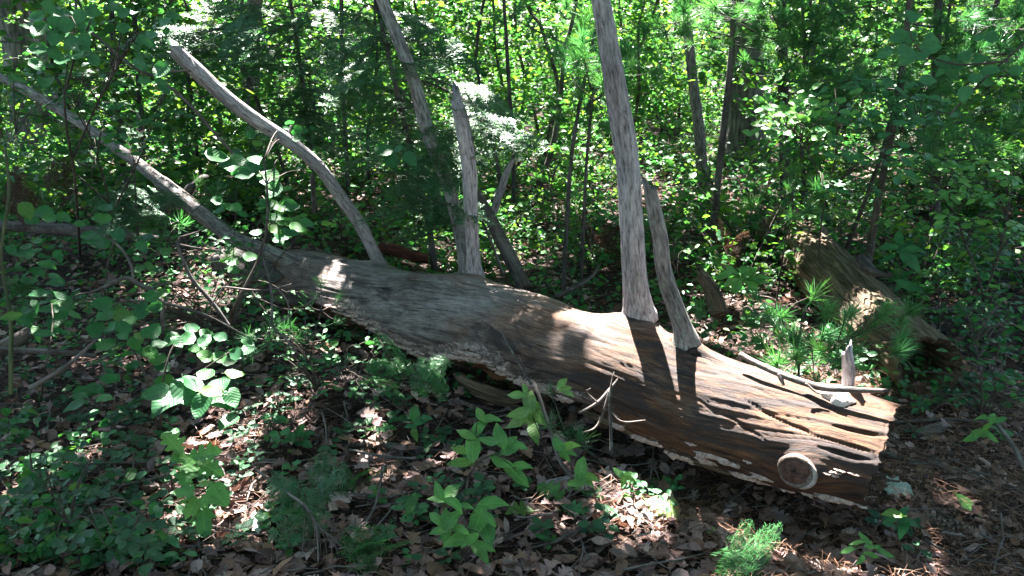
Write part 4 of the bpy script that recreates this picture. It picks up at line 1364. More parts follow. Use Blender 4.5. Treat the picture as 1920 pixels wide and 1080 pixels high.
tree('slim_tree', 'dark stem between the pale leaning trunk and the curved branch', 'tree', [(228, 320), (222, 220), (212, 110), (208, 0)], [14, 12, 11, 10], [7.2, 7.0], 'dark_bark', 8, 3.2, 5000, 3.4, TG)

# thin stems that fill the wood behind: one tree each, alike
ST = []
for v_ in range(5):
    b = B()
    L = 5.5
    z = np.linspace(0, L, 14)
    pth = np.stack([0.25 * fbm(np.stack([z * .5, z * 0 + v_ * 7, z * 0], 1), 2), 0.25 * fbm(np.stack([z * .5, z * 0 + v_ * 7 + 3, z * 0], 1), 2), z], 1)
    pth[:, :2] -= pth[0, :2]
    rad = 0.026 * (1 - z / L * .75)
    tube(b, pth, rad, 7, 0.1, seed=v_)
    lf = B()
    for s_ in range(46):
        h = 0.25 + 4.8 * random.random() ** 1.25
        p0 = np.array([np.interp(h, z, pth[:, i]) for i in range(3)])
        a = random.random() * 6.28
        l_ = 0.5 + 0.8 * random.random()
        d_ = np.array([math.cos(a), math.sin(a), 0.1 + 0.5 * random.random()])
        e = np.array([p0 + d_ * l_ * u + [0, 0, -0.25 * l_ * u * u] for u in np.linspace(0, 1, 6)])
        tube(b, e, np.linspace(.007, .002, 6), 4, seed=s_)
        nl = 40
        u = rng.random(nl) ** 0.7
        pos = np.stack([np.interp(u, np.linspace(0, 1, 6), e[:, i]) for i in range(3)], 1) + rng.standard_normal((nl, 3)) * [.10, .10, .05]
        scatter(lf, [HEXL], pos, orient(rand_dirs(nl, 0.4), rand_norms(nl, 0.6, 0.6)), 0.06 + 0.06 * rng.random(nl))
    ST.append((b.mesh('trunk', M['dark_bark']), lf.mesh('crown', M['far_leaf'])))


def under_tree(x, y, sc, v, rz, label, group, name='understory_tree'):
    z = float(gz(x, y)[0])
    root = thing(name, (x, y, z - .03), label, 'tree', group)
    root.rotation_euler = (random.gauss(0, .09), random.gauss(0, .13), rz)
    root.scale = (sc, sc, sc)
    for nm, me in zip(('trunk', 'crown'), ST[v]):
        o = bpy.data.objects.new(nm, me)
        COL.objects.link(o)
        o.parent = root
    return root


spots = []
tries = 0
while len(spots) < 112 and tries < 5000:
    tries += 1
    y = 6.2 + 18 * random.random() ** 1.2
    x = (random.random() * 2 - 1) * (0.72 * y + 0.6)
    XX, YY, DD = to_px([x, y, 0.8])
    blocked = ((abs(XX - 75) < 75 or abs(XX - 1398) < 60) and y < 11) or (abs(XX - 478) < 36 and y < 8.5) or (abs(XX - 1310) < 30 and y < 7.8)
    for p, r in FLECK[:34] + FLECK[-30:]:
        for zz in (1.5, 2.5, 3.5, 4.5):
            l = p + SUN * ((zz - p[2]) / SUN[2])
            if (l[0] - x) ** 2 + (l[1] - y) ** 2 < 0.8 ** 2:
                blocked = True
    if not blocked and all((x - a) ** 2 + (y - c) ** 2 > (0.45 + 0.03 * y) ** 2 for a, c in spots):
        spots.append((x, y))
for k, (x, y) in enumerate(spots):
    X, Y, D = to_px([x, y, 0.8])
    sc_ = 0.65 + 0.5 * random.random()
    far = 'very far ' if y > 17 else 'far ' if y > 12.5 else 'farther ' if y > 9 else 'near '
    far = ('tall ' if sc_ > .98 else 'short ' if sc_ < .78 else '') + far
    under_tree(x, y, sc_, k % 5, random.random() * 6.28, f'{far}thin leafy understory tree {beside(X)}', 'understory trees behind the log')

# low shrubs in the middle distance
LS = []
for v_ in range(4):
    b, lf = B(), B()
    for s_ in range(16):
        a = random.random() * 6.28
        l_ = 0.35 + 0.5 * random.random()
        d_ = np.array([math.cos(a) * .7, math.sin(a) * .7, 0.4 + 0.7 * random.random()])
        e = np.array([d_ * l_ * u + [0, 0, -0.2 * l_ * u * u] for u in np.linspace(0, 1, 6)])
        tube(b, e, np.linspace(.005, .0015, 6), 4, seed=s_)
        nl = 16
        u = 0.25 + 0.75 * rng.random(nl)
        pos = np.stack([np.interp(u, np.linspace(0, 1, 6), e[:, i]) for i in range(3)], 1) + rng.standard_normal((nl, 3)) * [.04, .04, .02]
        scatter(lf, [leaf_tpl('ovate', 3), HEXL], pos, orient(rand_dirs(nl, 0.4), rand_norms(nl, 0.6, 0.55)), 0.045 + 0.035 * rng.random(nl))
    LS.append((b.mesh('stems', M['stem']), lf.mesh('foliage', M['far_leaf'])))
spots2 = []
tries = 0
while len(spots2) < 250 and tries < 6000:
    tries += 1
    y = 5.0 + 15 * random.random() ** 1.0
    x = (random.random() * 2 - 1) * (0.7 * y + 0.4)
    # keep the dead-log side and the brown open floor between log and trunks
    X, Y, D = to_px([x, y, 0.2])
    if 1020 < X < 1480 and 330 < Y < 620 and random.random() < 0.05:
        continue
    if (y < 6.5 and X < 700 and Y > 420) or (abs(X - 1398) < 70 and y < 10.5 and Y < 330):
        continue
    if all((x - a) ** 2 + (y - c) ** 2 > 0.35 ** 2 for a, c in spots2):
        spots2.append((x, y))
for k, (x, y) in enumerate(spots2):
    X, Y, D = to_px([x, y, 0.4])
    z = float(gz(x, y)[0])
    s_ = 0.6 + 0.7 * random.random()
    root = thing('low_shrub', (x, y, z - .02), f"{'big ' if s_ > 1.08 else 'small ' if s_ < .8 else ''}{'far ' if y > 11 else 'near ' if y < 7 else ''}low leafy shrub {beside(X)}", 'shrub', 'low shrubs behind the log')
    root.scale = (s_, s_, s_)
    root.rotation_euler = (0, 0, random.random() * 6.28)
    for nm, me in zip(('stems', 'foliage'), LS[k % 4]):
        o = bpy.data.objects.new(nm, me)
        COL.objects.link(o)
        o.parent = root

# far-off wood that reads as one mass
b = B()
lf = B()
for k in range(130):
    y = 24 + 30 * random.random()
    x = (random.random() * 2 - 1) * (0.75 * y + 2)
    z = float(gz(x, y)[0])
    h = 9
    tube(b, np.array([[x, y, z - .2], [x + random.gauss(0, .2), y, z + h / 2], [x + random.gauss(0, .5), y, z + h]]), [0.14 * random.random() + .05, .08, .03], 6, seed=k)
tag(b.build('far_trunks', M['dark_bark']), kind='stuff')
n = 90000
y = 20 + 34 * rng.random(n)
x = (rng.random(n) * 2 - 1) * (0.78 * y + 2)
cl = np.stack([x, y, rng.random(n) ** 1.3 * 12], 1)
keep = fbm(cl * [0.35, 0.35, 0.5], 3) > -0.45
cl = cl[keep]
cl[:, 2] += gz(cl[:, 0], cl[:, 1])
n = len(cl)
scatter(lf, RH, cl, orient(rand_dirs(n, 0.5), rand_norms(n, 0.6, 0.6)), 0.22 + 0.2 * rng.random(n))
tag(lf.build('far_woods', M['far_leaf']), kind='stuff')
# unseen leaves added behind, beside and above the camera to block sky light
lf = B()
n = 34000
x = (rng.random(n) * 2 - 1) * 13
y = -11 + 15.5 * rng.random(n)
z = rng.random(n) ** 0.8 * 11
keep = ((y < -3.5) | ((z > 5.2 + np.abs(y) * .25) & (rng.random(n) < .8)) | ((np.abs(x) > 4.8) & (y < 4.5))) & (z > 0.2)
q_ = np.stack([x, y, z], 1)[keep]
q_ = q_[fbm(q_ * .5, 2) > -0.3]
n = len(q_)
scatter(lf, RH, q_, orient(rand_dirs(n, .4), rand_norms(n, .7, .5)), .3 + .2 * rng.random(n))
tag(lf.build('unseen_shade_woods', M['canopy_leaf']), kind='stuff')


# ------------------------------------------------------------------ conifers
def fir_tpl(seed, L=1.0, ntw=9, needle=0.07, gap=0.022, droop=0.16):
    """flat spray: axis along +Y, unit length; twigs alternate, needles in two ranks"""
    r = np.random.default_rng(seed)
    tw = B()
    segs = []
    ax = np.array([[0.02 * math.sin(3 * u), u, -droop * u * u] for u in np.linspace(0, 1, 10)])
    tube(tw, ax, np.linspace(.008, .002, 10), 5, cap=False)
    segs.append((ax, 0.4))
    for k in range(ntw):
        u = 0.12 + 0.85 * k / ntw
        p0 = np.array([np.interp(u, np.linspace(0, 1, 10), ax[:, i]) for i in range(3)])
        for sd in (-1, 1):
            if r.random() < 0.12:
                continue
            l_ = (0.42 * (1 - u) ** 0.8 + 0.10) * (0.75 + 0.5 * r.random())
            a = math.radians(52 + 10 * r.standard_normal())
            d_ = np.array([sd * math.sin(a), math.cos(a), -0.08 + 0.08 * r.standard_normal()])
            e = np.array([p0 + d_ * l_ * q + [0, 0.06 * l_ * q * q, -0.18 * l_ * q * q] for q in np.linspace(0, 1, 6)])
            tube(tw, e, np.linspace(.004, .0012, 6), 4, cap=False)
            segs.append((e, 0.0))
    nb = B()
    for e, u0 in segs:
        ln = np.r_[0, np.cumsum(np.linalg.norm(np.diff(e, axis=0), axis=1))]
        k = max(3, int((ln[-1] * (1 - u0)) / gap))
        s_ = np.linspace(u0 * ln[-1], ln[-1], k)
        pos = np.stack([np.interp(s_, ln, e[:, i]) for i in range(3)], 1)
        t = nrm(e[-1] - e[0])
        sdv = nrm(np.cross(t, [0, 0, 1.0]))
        for sd in (-1, 1):
            d_ = nrm(sdv * sd + t * 0.45 + np.array([0, 0, 0.12]) + 0.13 * r.standard_normal((k, 3)))
            w_ = np.cross(d_, [0, 0, 1.0])
            w_ = nrm(w_ + 0.25 * r.standard_normal((k, 3))) * needle * (0.13 if gap < .03 else .085)
            nl = needle * (0.8 + 0.35 * r.random(k))[:, None]
            v = np.stack([pos - w_, pos + w_, pos + d_ * nl * .7 + w_ * .9, pos + d_ * nl, ], 1).reshape(-1, 3)
            q = np.arange(k)[:, None] * 4
            f = np.concatenate([q + [0, 1, 2], q + [0, 2, 3]])
            nb.add(v, f, None, np.repeat(r.random(k) * .3, 4))
    return tw, nb


SPR = {}


def sprays(mat):
    if mat.startswith('c:') and mat not in SPR:
        SPR[mat] = []
        for s in range(3):
            tw, nb = fir_tpl(s + 5, ntw=6, needle=.12, gap=.036, droop=.2)
            SPR[mat].append((tw.mesh('twig', M['stem']), nb.mesh('needles', M[mat[2:]])))
    if mat not in SPR:
        SPR[mat] = []
        for s in range(3):
            tw, nb = fir_tpl(s)
            SPR[mat].append((tw.mesh('twig', M['stem']), nb.mesh('needles', M[mat])))
    return SPR[mat]


def put_spray(root, base, p0, p1, nor, mat, width=1.0, k=None, name='bough'):
    d = np.asarray(p1) - np.asarray(p0)
    L = np.linalg.norm(d)
    R = orient(d[None], np.asarray(nor, float)[None])[0] * L
    m = Matrix.Identity(4)
    for i in range(3):
        m[i][0] = R[i, 0] * width
        m[i][1] = R[i, 1]
        m[i][2] = R[i, 2]
        m[i][3] = p0[i] - base[i]
    tw, nd = sprays(mat)[random.randrange(3) if k is None else k]
    o = bpy.data.objects.new(name, tw)
    COL.objects.link(o)
    o.parent = root
    o.matrix_basis = m
    c = bpy.data.objects.new('needles', nd)
    COL.objects.link(c)
    c.parent = o
    return o


def fir_tree(label, trunk_px, tw_px, ds, regions, mat='fir', group=None, name='fir_tree'):
    b = B()
    q = stick(b, trunk_px, tw_px, ds, 9, 8, 0.1)
    base = q[0, :3].copy()
    base[2] = float(gz(base[0], base[1])[0])
    root = thing(name, base, label, 'conifer', group)
    b.build('trunk', M['dark_bark'], root)
    lb = B()
    for (x0, y0, x1, y1, d0, d1, n, lo, hi) in regions:
        for _ in range(n):
            x, y, d = random.uniform(x0, x1), random.uniform(y0, y1), random.uniform(d0, d1)
            if not clear(x, y):
                continue
            c = P(x, y, d)
            # direction away from trunk
            j = np.argmin(np.abs(q[:, 2] - c[2] - 0.1))
            away = c - q[j, :3]
            away[2] = 0
            if np.linalg.norm(away) < 0.05:
                away = np.array([random.gauss(0, 1), random.gauss(0, 1), 0])
            dv = nrm(nrm(away) + 0.45 * np.array([random.gauss(0, 1), random.gauss(0, 1), 0.15 * random.gauss(0, 1)]) + [0, 0, -0.12])
            L = random.uniform(lo, hi)
            p0 = c - dv * L * 0.5
            put_spray(root, base, p0, c + dv * L * .5, nrm(np.array([0, 0, 1.0]) + 0.35 * nrm(CAM - c) + 0.2 * np.array([random.gauss(0, 1) for _ in range(3)])), mat)
            if random.random() < 0.5:
                st = q[j, :3]
                pth = smooth_path(np.array([np.r_[st, .007], np.r_[(st + p0) / 2 + [0, 0, .04], .005], np.r_[p0, .003]]), 7)
                tube(lb, pth[:, :3], pth[:, 3], 5)
    if lb.n:
        tag(lb.build('limbs', M['dark_bark'], root), kind='stuff')
    return root


fir_tree('young fir with flat dark sprays around the twin upright branches', [(815, 505), (800, 400), (770, 280), (735, 130), (700, -20)], [13, 12, 11, 9, 8], [4.9, 4.6],
         [(640, 20, 800, 150, 4.1, 4.9, 14, .3, .5), (630, 150, 790, 260, 4.2, 5.0, 10, .3, .5), (660, 260, 860, 400, 3.9, 4.8, 17, .28, .45), (820, 200, 990, 300, 3.75, 4.3, 10, .28, .45), (760, 100, 960, 190, 4.4, 5.0, 7, .3, .5), (690, 370, 850, 440, 4.2, 4.6, 6, .25, .4)], group='young firs')
fir_tree('slim fir with pale feathery sprays above the curved dead branch', [(590, 400), (580, 260), (560, 100), (540, -20)], [9, 8, 7, 6], [5.8, 5.5],
         [(320, 40, 470, 100, 4.8, 5.4, 8, .35, .55), (440, 10, 640, 130, 5.0, 6.0, 20, .3, .55), (500, 130, 640, 280, 5.2, 6.0, 16, .3, .5)], group='young firs')
fir_tree('sparse fir behind the long low branch at left', [(260, 470), (255, 380), (250, 300)], [5, 4, 3], [4.9, 4.8],
         [(200, 350, 330, 430, 4.6, 5.0, 12, .2, .35)], group='young firs')


def fir_seedling(label, base_px, region, n, mat, lo=.12, hi=.25, d=None, name='fir_seedling'):
    x, y = base_px
    base = G(x, y)
    root = thing(name, base, label, 'fir seedling', 'fir seedlings on the forest floor')
    x0, y0, x1, y1, d0, d1 = region
    c = P((x0 + x1) / 2, (y0 + y1) / 2, (d0 + d1) / 2)
    b = B()
    pth = smooth_path(np.array([np.r_[base, .005], np.r_[(base + c) / 2, .004], np.r_[c, .002]]), 8)
    tube(b, pth[:, :3], pth[:, 3], 6)
    b.build('stem', M['stem'], root)
    for _ in range(n):
        e = P(random.uniform(x0, x1), random.uniform(y0, y1), random.uniform(d0, d1))
        s0 = pth[random.randrange(3, 8), :3]
        dv = nrm(nrm(e - s0) + [0, 0, .1])
        L = random.uniform(lo, hi)
        put_spray(root, base, e - dv * L * .6, e + dv * L * .4, nrm(np.array([0, 0, 1.0]) + .5 * nrm(CAM - e) + .2 * np.array([random.gauss(0, 1) for _ in range(3)])), 'c:' + mat, 1.0)
    return root


fir_seedling('bright green fir seedling against the fungus crust on the log', (790, 745), (720, 645, 840, 735, 3.1, 3.35), 9, 'bright_fir', .14, .24)
fir_seedling('dark green fir seedling beside the bare grey fir twig', (575, 985), (525, 885, 620, 970, 2.55, 2.75), 7, 'fir', .14, .22)
fir_seedling('sunlit fir spray at the bottom below the sawn end', (1370, 1075), (1290, 975, 1450, 1060, 2.3, 2.5), 6, 'bright_fir', .13, .22)
fir_seedling('small fir seedling at the bottom left of centre', (690, 1070), (640, 1000, 740, 1060, 2.3, 2.5), 7, 'fir', .1, .18)
fir_seedling('small fir seedling near the left edge by the bush', (60, 560), (10, 500, 60, 560, 3.4, 3.6), 5, 'fir', .12, .2)
fir_seedling('little fir seedling under the left saplings', (660, 920), (630, 880, 720, 920, 2.7, 2.85), 6, 'fir', .1, .16)


def tuft_tpl(seed, n=110, cone=1.25, mat='pine'):
    r = np.random.default_rng(seed)
    a = r.random(n) * 2 * np.pi
    ph = cone * r.random(n) ** 0.75 + 0.1
    dv = np.stack([np.sin(ph) * np.cos(a), np.cos(ph), np.sin(ph) * np.sin(a)], 1)
    st = np.stack([r.standard_normal(n) * .01, -0.45 * r.random(n) + .05, r.standard_normal(n) * .01], 1)
    w = nrm(np.cross(dv, r.standard_normal((n, 3)))) * 0.009
    L = (0.5 + .6 * r.random(n))[:, None]
    sag = np.stack([0 * L[:, 0], 0 * L[:, 0], -0.05 - .16 * r.random(n)], 1)
    v = np.stack([st - w, st + w, st + dv * L * .6 + w * .8 + sag * .4, st + dv * L + sag], 1).reshape(-1, 3)
    q = np.arange(n)[:, None] * 4
    b = B()
    b.add(v, np.concatenate([q + [0, 1, 2], q + [0, 2, 3]]), None, np.repeat(r.random(n) * .3, 4))
    tube(b, np.array([[0, -1.2, 0], [0, -.5, 0], [0, .02, 0]]), [.012, .010, .008], 5, r=0.5)
    return b.mesh('needle_tuft', M[mat])


TUFT = [tuft_tpl(k, n_, c_) for k, n_, c_ in ((0, 110, 1.25), (1, 70, .9), (2, 120, 1.45), (3, 85, 1.1), (4, 60, 1.5))]
DTUFT = [tuft_tpl(k, 45, 1.2, 'fir') for k in range(3)]


def pine(label, base, stem, regions, group, name='pine_tree', tl=0.11, cat='pine', smat='dark_bark'):
    """stem: builder rows (px,py,d,w) from base up; regions: x0,y0,x1,y1,d0,d1,number of tufts"""
    st = np.array([np.r_[P(x, y, d), .5 * w * d / F] for x, y, d, w in stem])
    st[0, 2] = float(gz(st[0, 0], st[0, 1])[0]) - .02
    q = smooth_path(st, 30)
    base = st[0, :3].copy()
    root = thing(name, base, label, cat, group)
    b = B()
    tube(b, q[:, :3], q[:, 3], 9, .1)
    b.build('trunk' if cat == 'pine' else 'stem', M[smat], root)
    lb = B()
    for (x0, y0, x1, y1, d0, d1, n) in regions:
        nb = max(1, n // 7)
        for _ in range(nb):
            hub = P(random.uniform(x0, x1), random.uniform(y0, y1), random.uniform(d0, d1))
            j = int(np.argmin(np.linalg.norm(q[:, :3] - hub + [0, 0, .15], axis=1)))
            s0 = q[j, :3]
            out = nrm(hub - s0 + 1e-3)
            pth = smooth_path(np.array([np.r_[s0, .008 if cat == 'pine' else .003], np.r_[(s0 + hub) / 2 + [0, 0, -.03], .006 if cat == 'pine' else .0025], np.r_[hub, .003 if cat == 'pine' else .0015]]), 8)
            tube(lb, pth[:, :3], pth[:, 3], 5)
            sp = tl * 2.2
            for _k in range(max(1, n // nb)):
                tip = hub + out * random.uniform(-.8, 1.2) * sp + np.array([random.gauss(0, 1), random.gauss(0, 1), .45 * random.gauss(0, 1)]) * sp * .6
                if not clear(*to_px(tip)[:2]):
                    continue
                dv = nrm(nrm(tip - hub) * .8 + out * .4 + [0, 0, .35])
                tube(lb, np.array([hub, (hub + tip) / 2 - [0, 0, .01], tip]), [.0025, .002, .0015], 4, cap=False)
                put_leaf(root, base, random.choice(DTUFT if smat == 'twig' else TUFT), tip, dv, np.array([random.gauss(0, 1) for _ in range(3)]), tl * random.uniform(.8, 1.15), 'needle_tuft')
    if lb.n:
        tag(lb.build('limbs', M[smat], root), kind='stuff')
    return root


PG = 'white pines at the right'
pine('white pine spreading long needled boughs across the upper right', None, [(1480, 420, 7.0, 26), (1470, 200, 6.8, 22), (1465, 0, 6.6, 18), (1462, -120, 6.5, 15)],
     [(1240, 0, 1360, 90, 5.0, 6.6, 50), (1360, 0, 1440, 50, 5.0, 6.6, 16), (1440, 0, 1640, 160, 5.0, 6.6, 110), (1440, 80, 1520, 200, 5.6, 6.6, 24), (1250, 80, 1350, 150, 5.6, 6.6, 12)], PG)
pine('second white pine behind the bluish leaves at the upper right corner', None, [(1760, 420, 6.4, 20), (1755, 200, 6.2, 17), (1760, 0, 6.0, 15), (1765, -100, 6.0, 12)],
     [(1620, 0, 1920, 170, 4.8, 6.2, 120), (1560, 150, 1760, 270, 5.2, 6.0, 50), (1740, 170, 1920, 300, 4.6, 5.8, 60)], PG)
pine('young white pine with sunlit tufts behind the tall grey snag', None, [(1090, 480, 5.0, 7), (1100, 300, 4.8, 6), (1120, 120, 4.7, 5), (1135, 20, 4.65, 4)],
     [(1070, 80, 1190, 130, 4.3, 4.8, 22), (1095, 150, 1150, 215, 4.3, 4.7, 12), (1120, 90, 1200, 220, 4.4, 4.8, 14), (880, 20, 960, 60, 4.6, 5, 4)], PG)
SG = 'pine seedlings on the forest floor'
pine('feathery pine seedling between the log and the rotten log', None, [(1505, 690, 3.7, 6), (1500, 630, 3.68, 5), (1512, 570, 3.65, 3)], [(1445, 570, 1590, 660, 3.35, 3.6, 32), (1500, 640, 1610, 690, 3.4, 3.55, 12)], SG, 'pine_seedling', .095, 'pine seedling', 'stem')
pine('pine seedling with drooping tufts over the far end of the rotten log', None, [(1460, 520, 5.0, 4), (1475, 440, 4.9, 3), (1490, 380, 4.85, 2)], [(1455, 370, 1500, 420, 4.8, 4.95, 6)], SG, 'pine_seedling', .10, 'pine seedling', 'stem')
pine('small pine seedling in front of the shaded side of the log', None, [(1075, 850, 2.95, 3), (1078, 830, 2.95, 2)], [(1045, 800, 1140, 850, 2.85, 3.0, 5)], SG, 'pine_seedling', .07, 'pine seedling', 'twig')
pine('low pine seedling under the forked pale twig', None, [(430, 640, 3.6, 3), (435, 615, 3.6, 2)], [(385, 590, 500, 640, 3.5, 3.7, 9)], SG, 'pine_seedling', .08, 'pine seedling', 'twig')
pine('pine seedling tufts below the broken end of the log', None, [(570, 640, 3.9, 3), (572, 590, 3.9, 2)], [(545, 555, 610, 600, 3.85, 4.0, 4)], SG, 'pine_seedling', .08, 'pine seedling', 'twig')
pine('pine seedling behind the biggest dark trunk\'s shrub', None, [(310, 430, 4.9, 3), (305, 400, 4.9, 2)], [(270, 380, 340, 430, 4.8, 5.0, 10)], SG, 'pine_seedling', .11, 'pine seedling', 'stem')

# dry brown ferns
for label, (x0, y0, x1, y1, d0, d1), n in (('clump of dry rust brown ferns behind the rotten stump', (1330, 410, 1420, 480, 5.2, 5.8), 6),
                                           ('heap of withered brown ferns at the far left below the leaves', (0, 300, 130, 380, 4.8, 5.6), 9),
                                           ('withered brown fern patch right of the twin upright branches', (1100, 400, 1160, 460, 5.6, 6.0), 5)):
    base = P((x0 + x1) / 2, y1 + 30, (d0 + d1) / 2)
    base[2] = float(gz(base[0], base[1])[0])
    root = thing('dry_fern', base, label, 'fern', 'dry brown ferns')
    for _ in range(n):
        tip = P(random.uniform(x0, x1), random.uniform(y0, y1), random.uniform(d0, d1))
        s0 = base + np.array([random.gauss(0, .08), random.gauss(0, .08), 0.02])
        s0 = tip + nrm(s0 - tip) * random.uniform(.2, .35)
        put_spray(root, base, s0, tip, nrm(np.array([0, 0, .6]) + .6 * nrm(CAM - tip) + .5 * np.array([random.gauss(0, 1) for _ in range(3)])), 'c:dry_fern', .7, name='frond')


# ------------------------------------------------------------------ broad-leaved shrubs


class Shrub:
    def __init__(s, name, label, cat, base, kind, mat, stem='stem', group=None):
        s.base = np.asarray(base, float)
        s.root = thing(name, s.base, label, cat, group)
        s.kind, s.mat, s.stem = kind, mat, stem
        s.b = B()
        s.L = []
        s.axes = []

    def axis(s, pts, r0, r1):
        q = smooth_path(np.array(pts), 14)
        tube(s.b, q, np.linspace(r0, r1, 14), 7, 0.1, seed=random.random() * 5)
        s.axes.append(q)

    def near(s, p):
        if not s.axes:
            return s.base
        a = np.concatenate(s.axes)
        w = np.linalg.norm(a - (p - [0, 0, .1]), axis=1) + np.where(a[:, 2] > p[2] + .05, .3, 0)
        return a[int(np.argmin(w))]

    def spray(s, p0, dv, n, size, pull=0.45, connect=True, mat=None):
        dv = nrm(dv)
        gap = size * 0.55
        m = n + 1
        pts = np.array([p0 + dv * gap * i + [0, 0, -0.10 * gap * i * i / max(n, 3)] for i in range(m)]) + rng.standard_normal((m, 3)) * size * .06
        if connect:
            a = s.near(p0)
            pth = smooth_path(np.array([a, (a + p0) / 2 + [0, 0, .03], p0]), 8)
            tube(s.b, pth, np.linspace(.0035, .0018, 8), 5, cap=False)
        tube(s.b, pts, np.linspace(.0018, .0009, m), 4, cap=False)
        sdv = nrm(np.cross(dv, [0, 0, 1.0]))
        for i in range(1, m):
            sg = 1 if i % 2 else -1
            d_ = nrm(sdv * sg * .9 + dv * (.55 if i < m - 1 else 1.4) + rng.standard_normal(3) * .22 + [0, 0, -.12])
            nn = nrm(np.array([0, 0, .75]) + pull * nrm(CAM - pts[i]) + rng.standard_normal(3) * .33)
            sz = size * (0.65 + 0.5 * random.random())
            s.L.append((pts[i] + d_ * sz * .14, d_, nn, sz, mat or s.mat))

    def fill(s, x0, y0, x1, y1, d0, d1, nsp, n, size, pull=0.45, dirb=(0, 0, 0), mat=None):
        for _ in range(nsp):
            xx, yy = random.uniform(x0, x1), random.uniform(y0, y1)
            if not clear(xx, yy):
                continue
            c = P(xx, yy, random.uniform(d0, d1))
            a = s.near(c)
            out = c - a
            out[2] *= .3
            dv = nrm(nrm(out + 1e-4) * .8 + np.array([random.gauss(0, .6), random.gauss(0, .6), random.gauss(0, .15)]) + np.array(dirb))
            s.spray(c - dv * size * .55 * n / 2, dv, n, size, pull, mat=mat)

    def leaf_px(s, cx, cy, lpx, ang, d, mat=None, kind=None, tilt=0.5):
        c = P(cx, cy, d)
        a = math.radians(ang)
        iv = RT * math.cos(a) + UPV * math.sin(a)
        nn = nrm(np.array([0, 0, .75]) + tilt * nrm(CAM - c) + rng.standard_normal(3) * .16)
        dv = nrm(iv - nn * (iv @ nn))
        # keep the drawn length about right despite foreshortening
        k = max(.7, math.hypot(dv @ RT, dv @ UPV))
        L = lpx * d / F / k
        s.L.append((c - dv * L * .5, dv, nn, L, mat or s.mat, kind or s.kind))
        return c - dv * L * .5

    def done(s, limit=300):
        if s.b.n:
            s.b.build('stem', M[s.stem], s.root)
        dist = [np.linalg.norm(l[0] - CAM) / l[3] for l in s.L]
        order = np.argsort(dist)
        for k in order[:limit]:
            l = s.L[k]
            kd = l[5] if len(l) > 5 else s.kind
            put_leaf(s.root, s.base, random.choice(get_leaf(kd, l[4])), l[0], l[1], l[2], l[3])
        rest = [s.L[k] for k in order[limit:]]
        if rest:
            b = B()
            pos = np.array([l[0] for l in rest])
            R = orient(np.array([l[1] for l in rest]), np.array([l[2] for l in rest]))
            scatter(b, [leaf_tpl(s.kind, 0), leaf_tpl(s.kind, 1)], pos, R, np.array([l[3] for l in rest]))
            o = b.build('foliage', M[s.mat], s.root)
            o['kind'] = 'stuff'
        return s.root


def gp(x, y):
    return G(x, y)


# upper left, large leaves
s = Shrub('leafy_shrub', 'tall shrub with large round teal leaves at the upper left', 'shrub', G(150, 480), 'round', 'blue_leaf', group='shrubs at the left')
s.axis([s.base, P(140, 330, 4.1), P(120, 180, 3.8), P(170, 40, 3.6)], .010, .004)
s.axis([P(135, 300, 4.0), P(190, 180, 3.8), P(260, 60, 3.6)], .006, .003)
s.fill(80, 10, 170, 140, 3.3, 3.8, 7, 4, .085, .8)
s.fill(140, 0, 320, 80, 3.5, 4.2, 9, 4, .075, .8)
s.fill(230, 60, 320, 150, 3.5, 4.1, 5, 3, .07, .7)
for x, y, l in [(68, 28, 34), (92, 12, 30), (100, 45, 36), (125, 48, 32), (105, 70, 36), (75, 55, 34), (130, 80, 34), (70, 92, 34), (105, 100, 34), (150, 30, 30), (160, 75, 32), (70, 120, 34), (278, 80, 22), (262, 118, 30), (300, 130, 38)]:
    s.leaf_px(x, y, l, random.choice([250, 200, 290, 330, 215]), 3.4, tilt=1.0)
s.done()
# left, layered medium leaves
s = Shrub('leafy_shrub', 'wide shrub in level layers of pointed leaves left of the curved branch', 'shrub', G(215, 500), 'ovate', 'shrub_leaf', group='shrubs at the left')
s.axis([s.base, P(205, 380, 4.6), P(170, 260, 4.4), P(120, 170, 4.3)], .009, .003)
s.axis([P(210, 400, 4.6), P(260, 300, 4.5), P(300, 200, 4.4)], .006, .003)
s.axis([P(205, 380, 4.6), P(120, 310, 4.4), P(30, 250, 4.3)], .006, .003)
s.fill(0, 120, 140, 240, 4.0, 4.8, 12, 7, .065, .5)
s.fill(100, 130, 330, 260, 4.2, 5.0, 36, 7, .06, .5)
s.fill(0, 250, 290, 340, 4.0, 4.6, 15, 6, .06, .5)
s.done()
# the dark stem inside it slanting over the branches
loose('dead_sapling', 'twig', [(440, 292), (390, 235), (350, 190), (300, 150), (250, 125), (195, 80), (150, 35), (140, -10)], [6, 7, 6, 6, 6, 5, 5, 4], [4.1, 4.2], 'long dark bare stem slanting from the upper left behind the curved branch', 'dead twig')
# left middle, sparse
s = Shrub('leafy_shrub', 'sparse shrub with few broad dark leaves below the long low branch', 'shrub', G(190, 640), 'round', 'shrub_leaf', group='shrubs at the left')
s.axis([s.base, P(195, 560, 3.7), P(205, 480, 3.6), P(230, 420, 3.6)], .006, .0025)
for x, y, l in [(185, 457, 42), (178, 440, 30), (222, 441, 34), (195, 390, 32), (190, 408, 34), (165, 440, 30), (50, 395, 40), (80, 398, 34), (92, 410, 28), (60, 412, 28), (120, 408, 30), (150, 420, 22), (22, 468, 24), (40, 477, 24), (55, 475, 22), (68, 452, 22), (48, 462, 22), (70, 468, 18), (272, 445, 30), (265, 462, 26), (310, 470, 26), (280, 500, 24), (295, 505, 22), (260, 505, 24), (258, 485, 20), (90, 495, 26), (72, 510, 28), (50, 525, 28), (105, 530, 30), (110, 480, 26), (90, 497, 22), (438, 505, 24), (433, 490, 24)]:
    s.leaf_px(x, y, l, random.choice([0, 40, 180, 200, 330, 290]), random.uniform(3.5, 3.8), tilt=.7)
s.done()
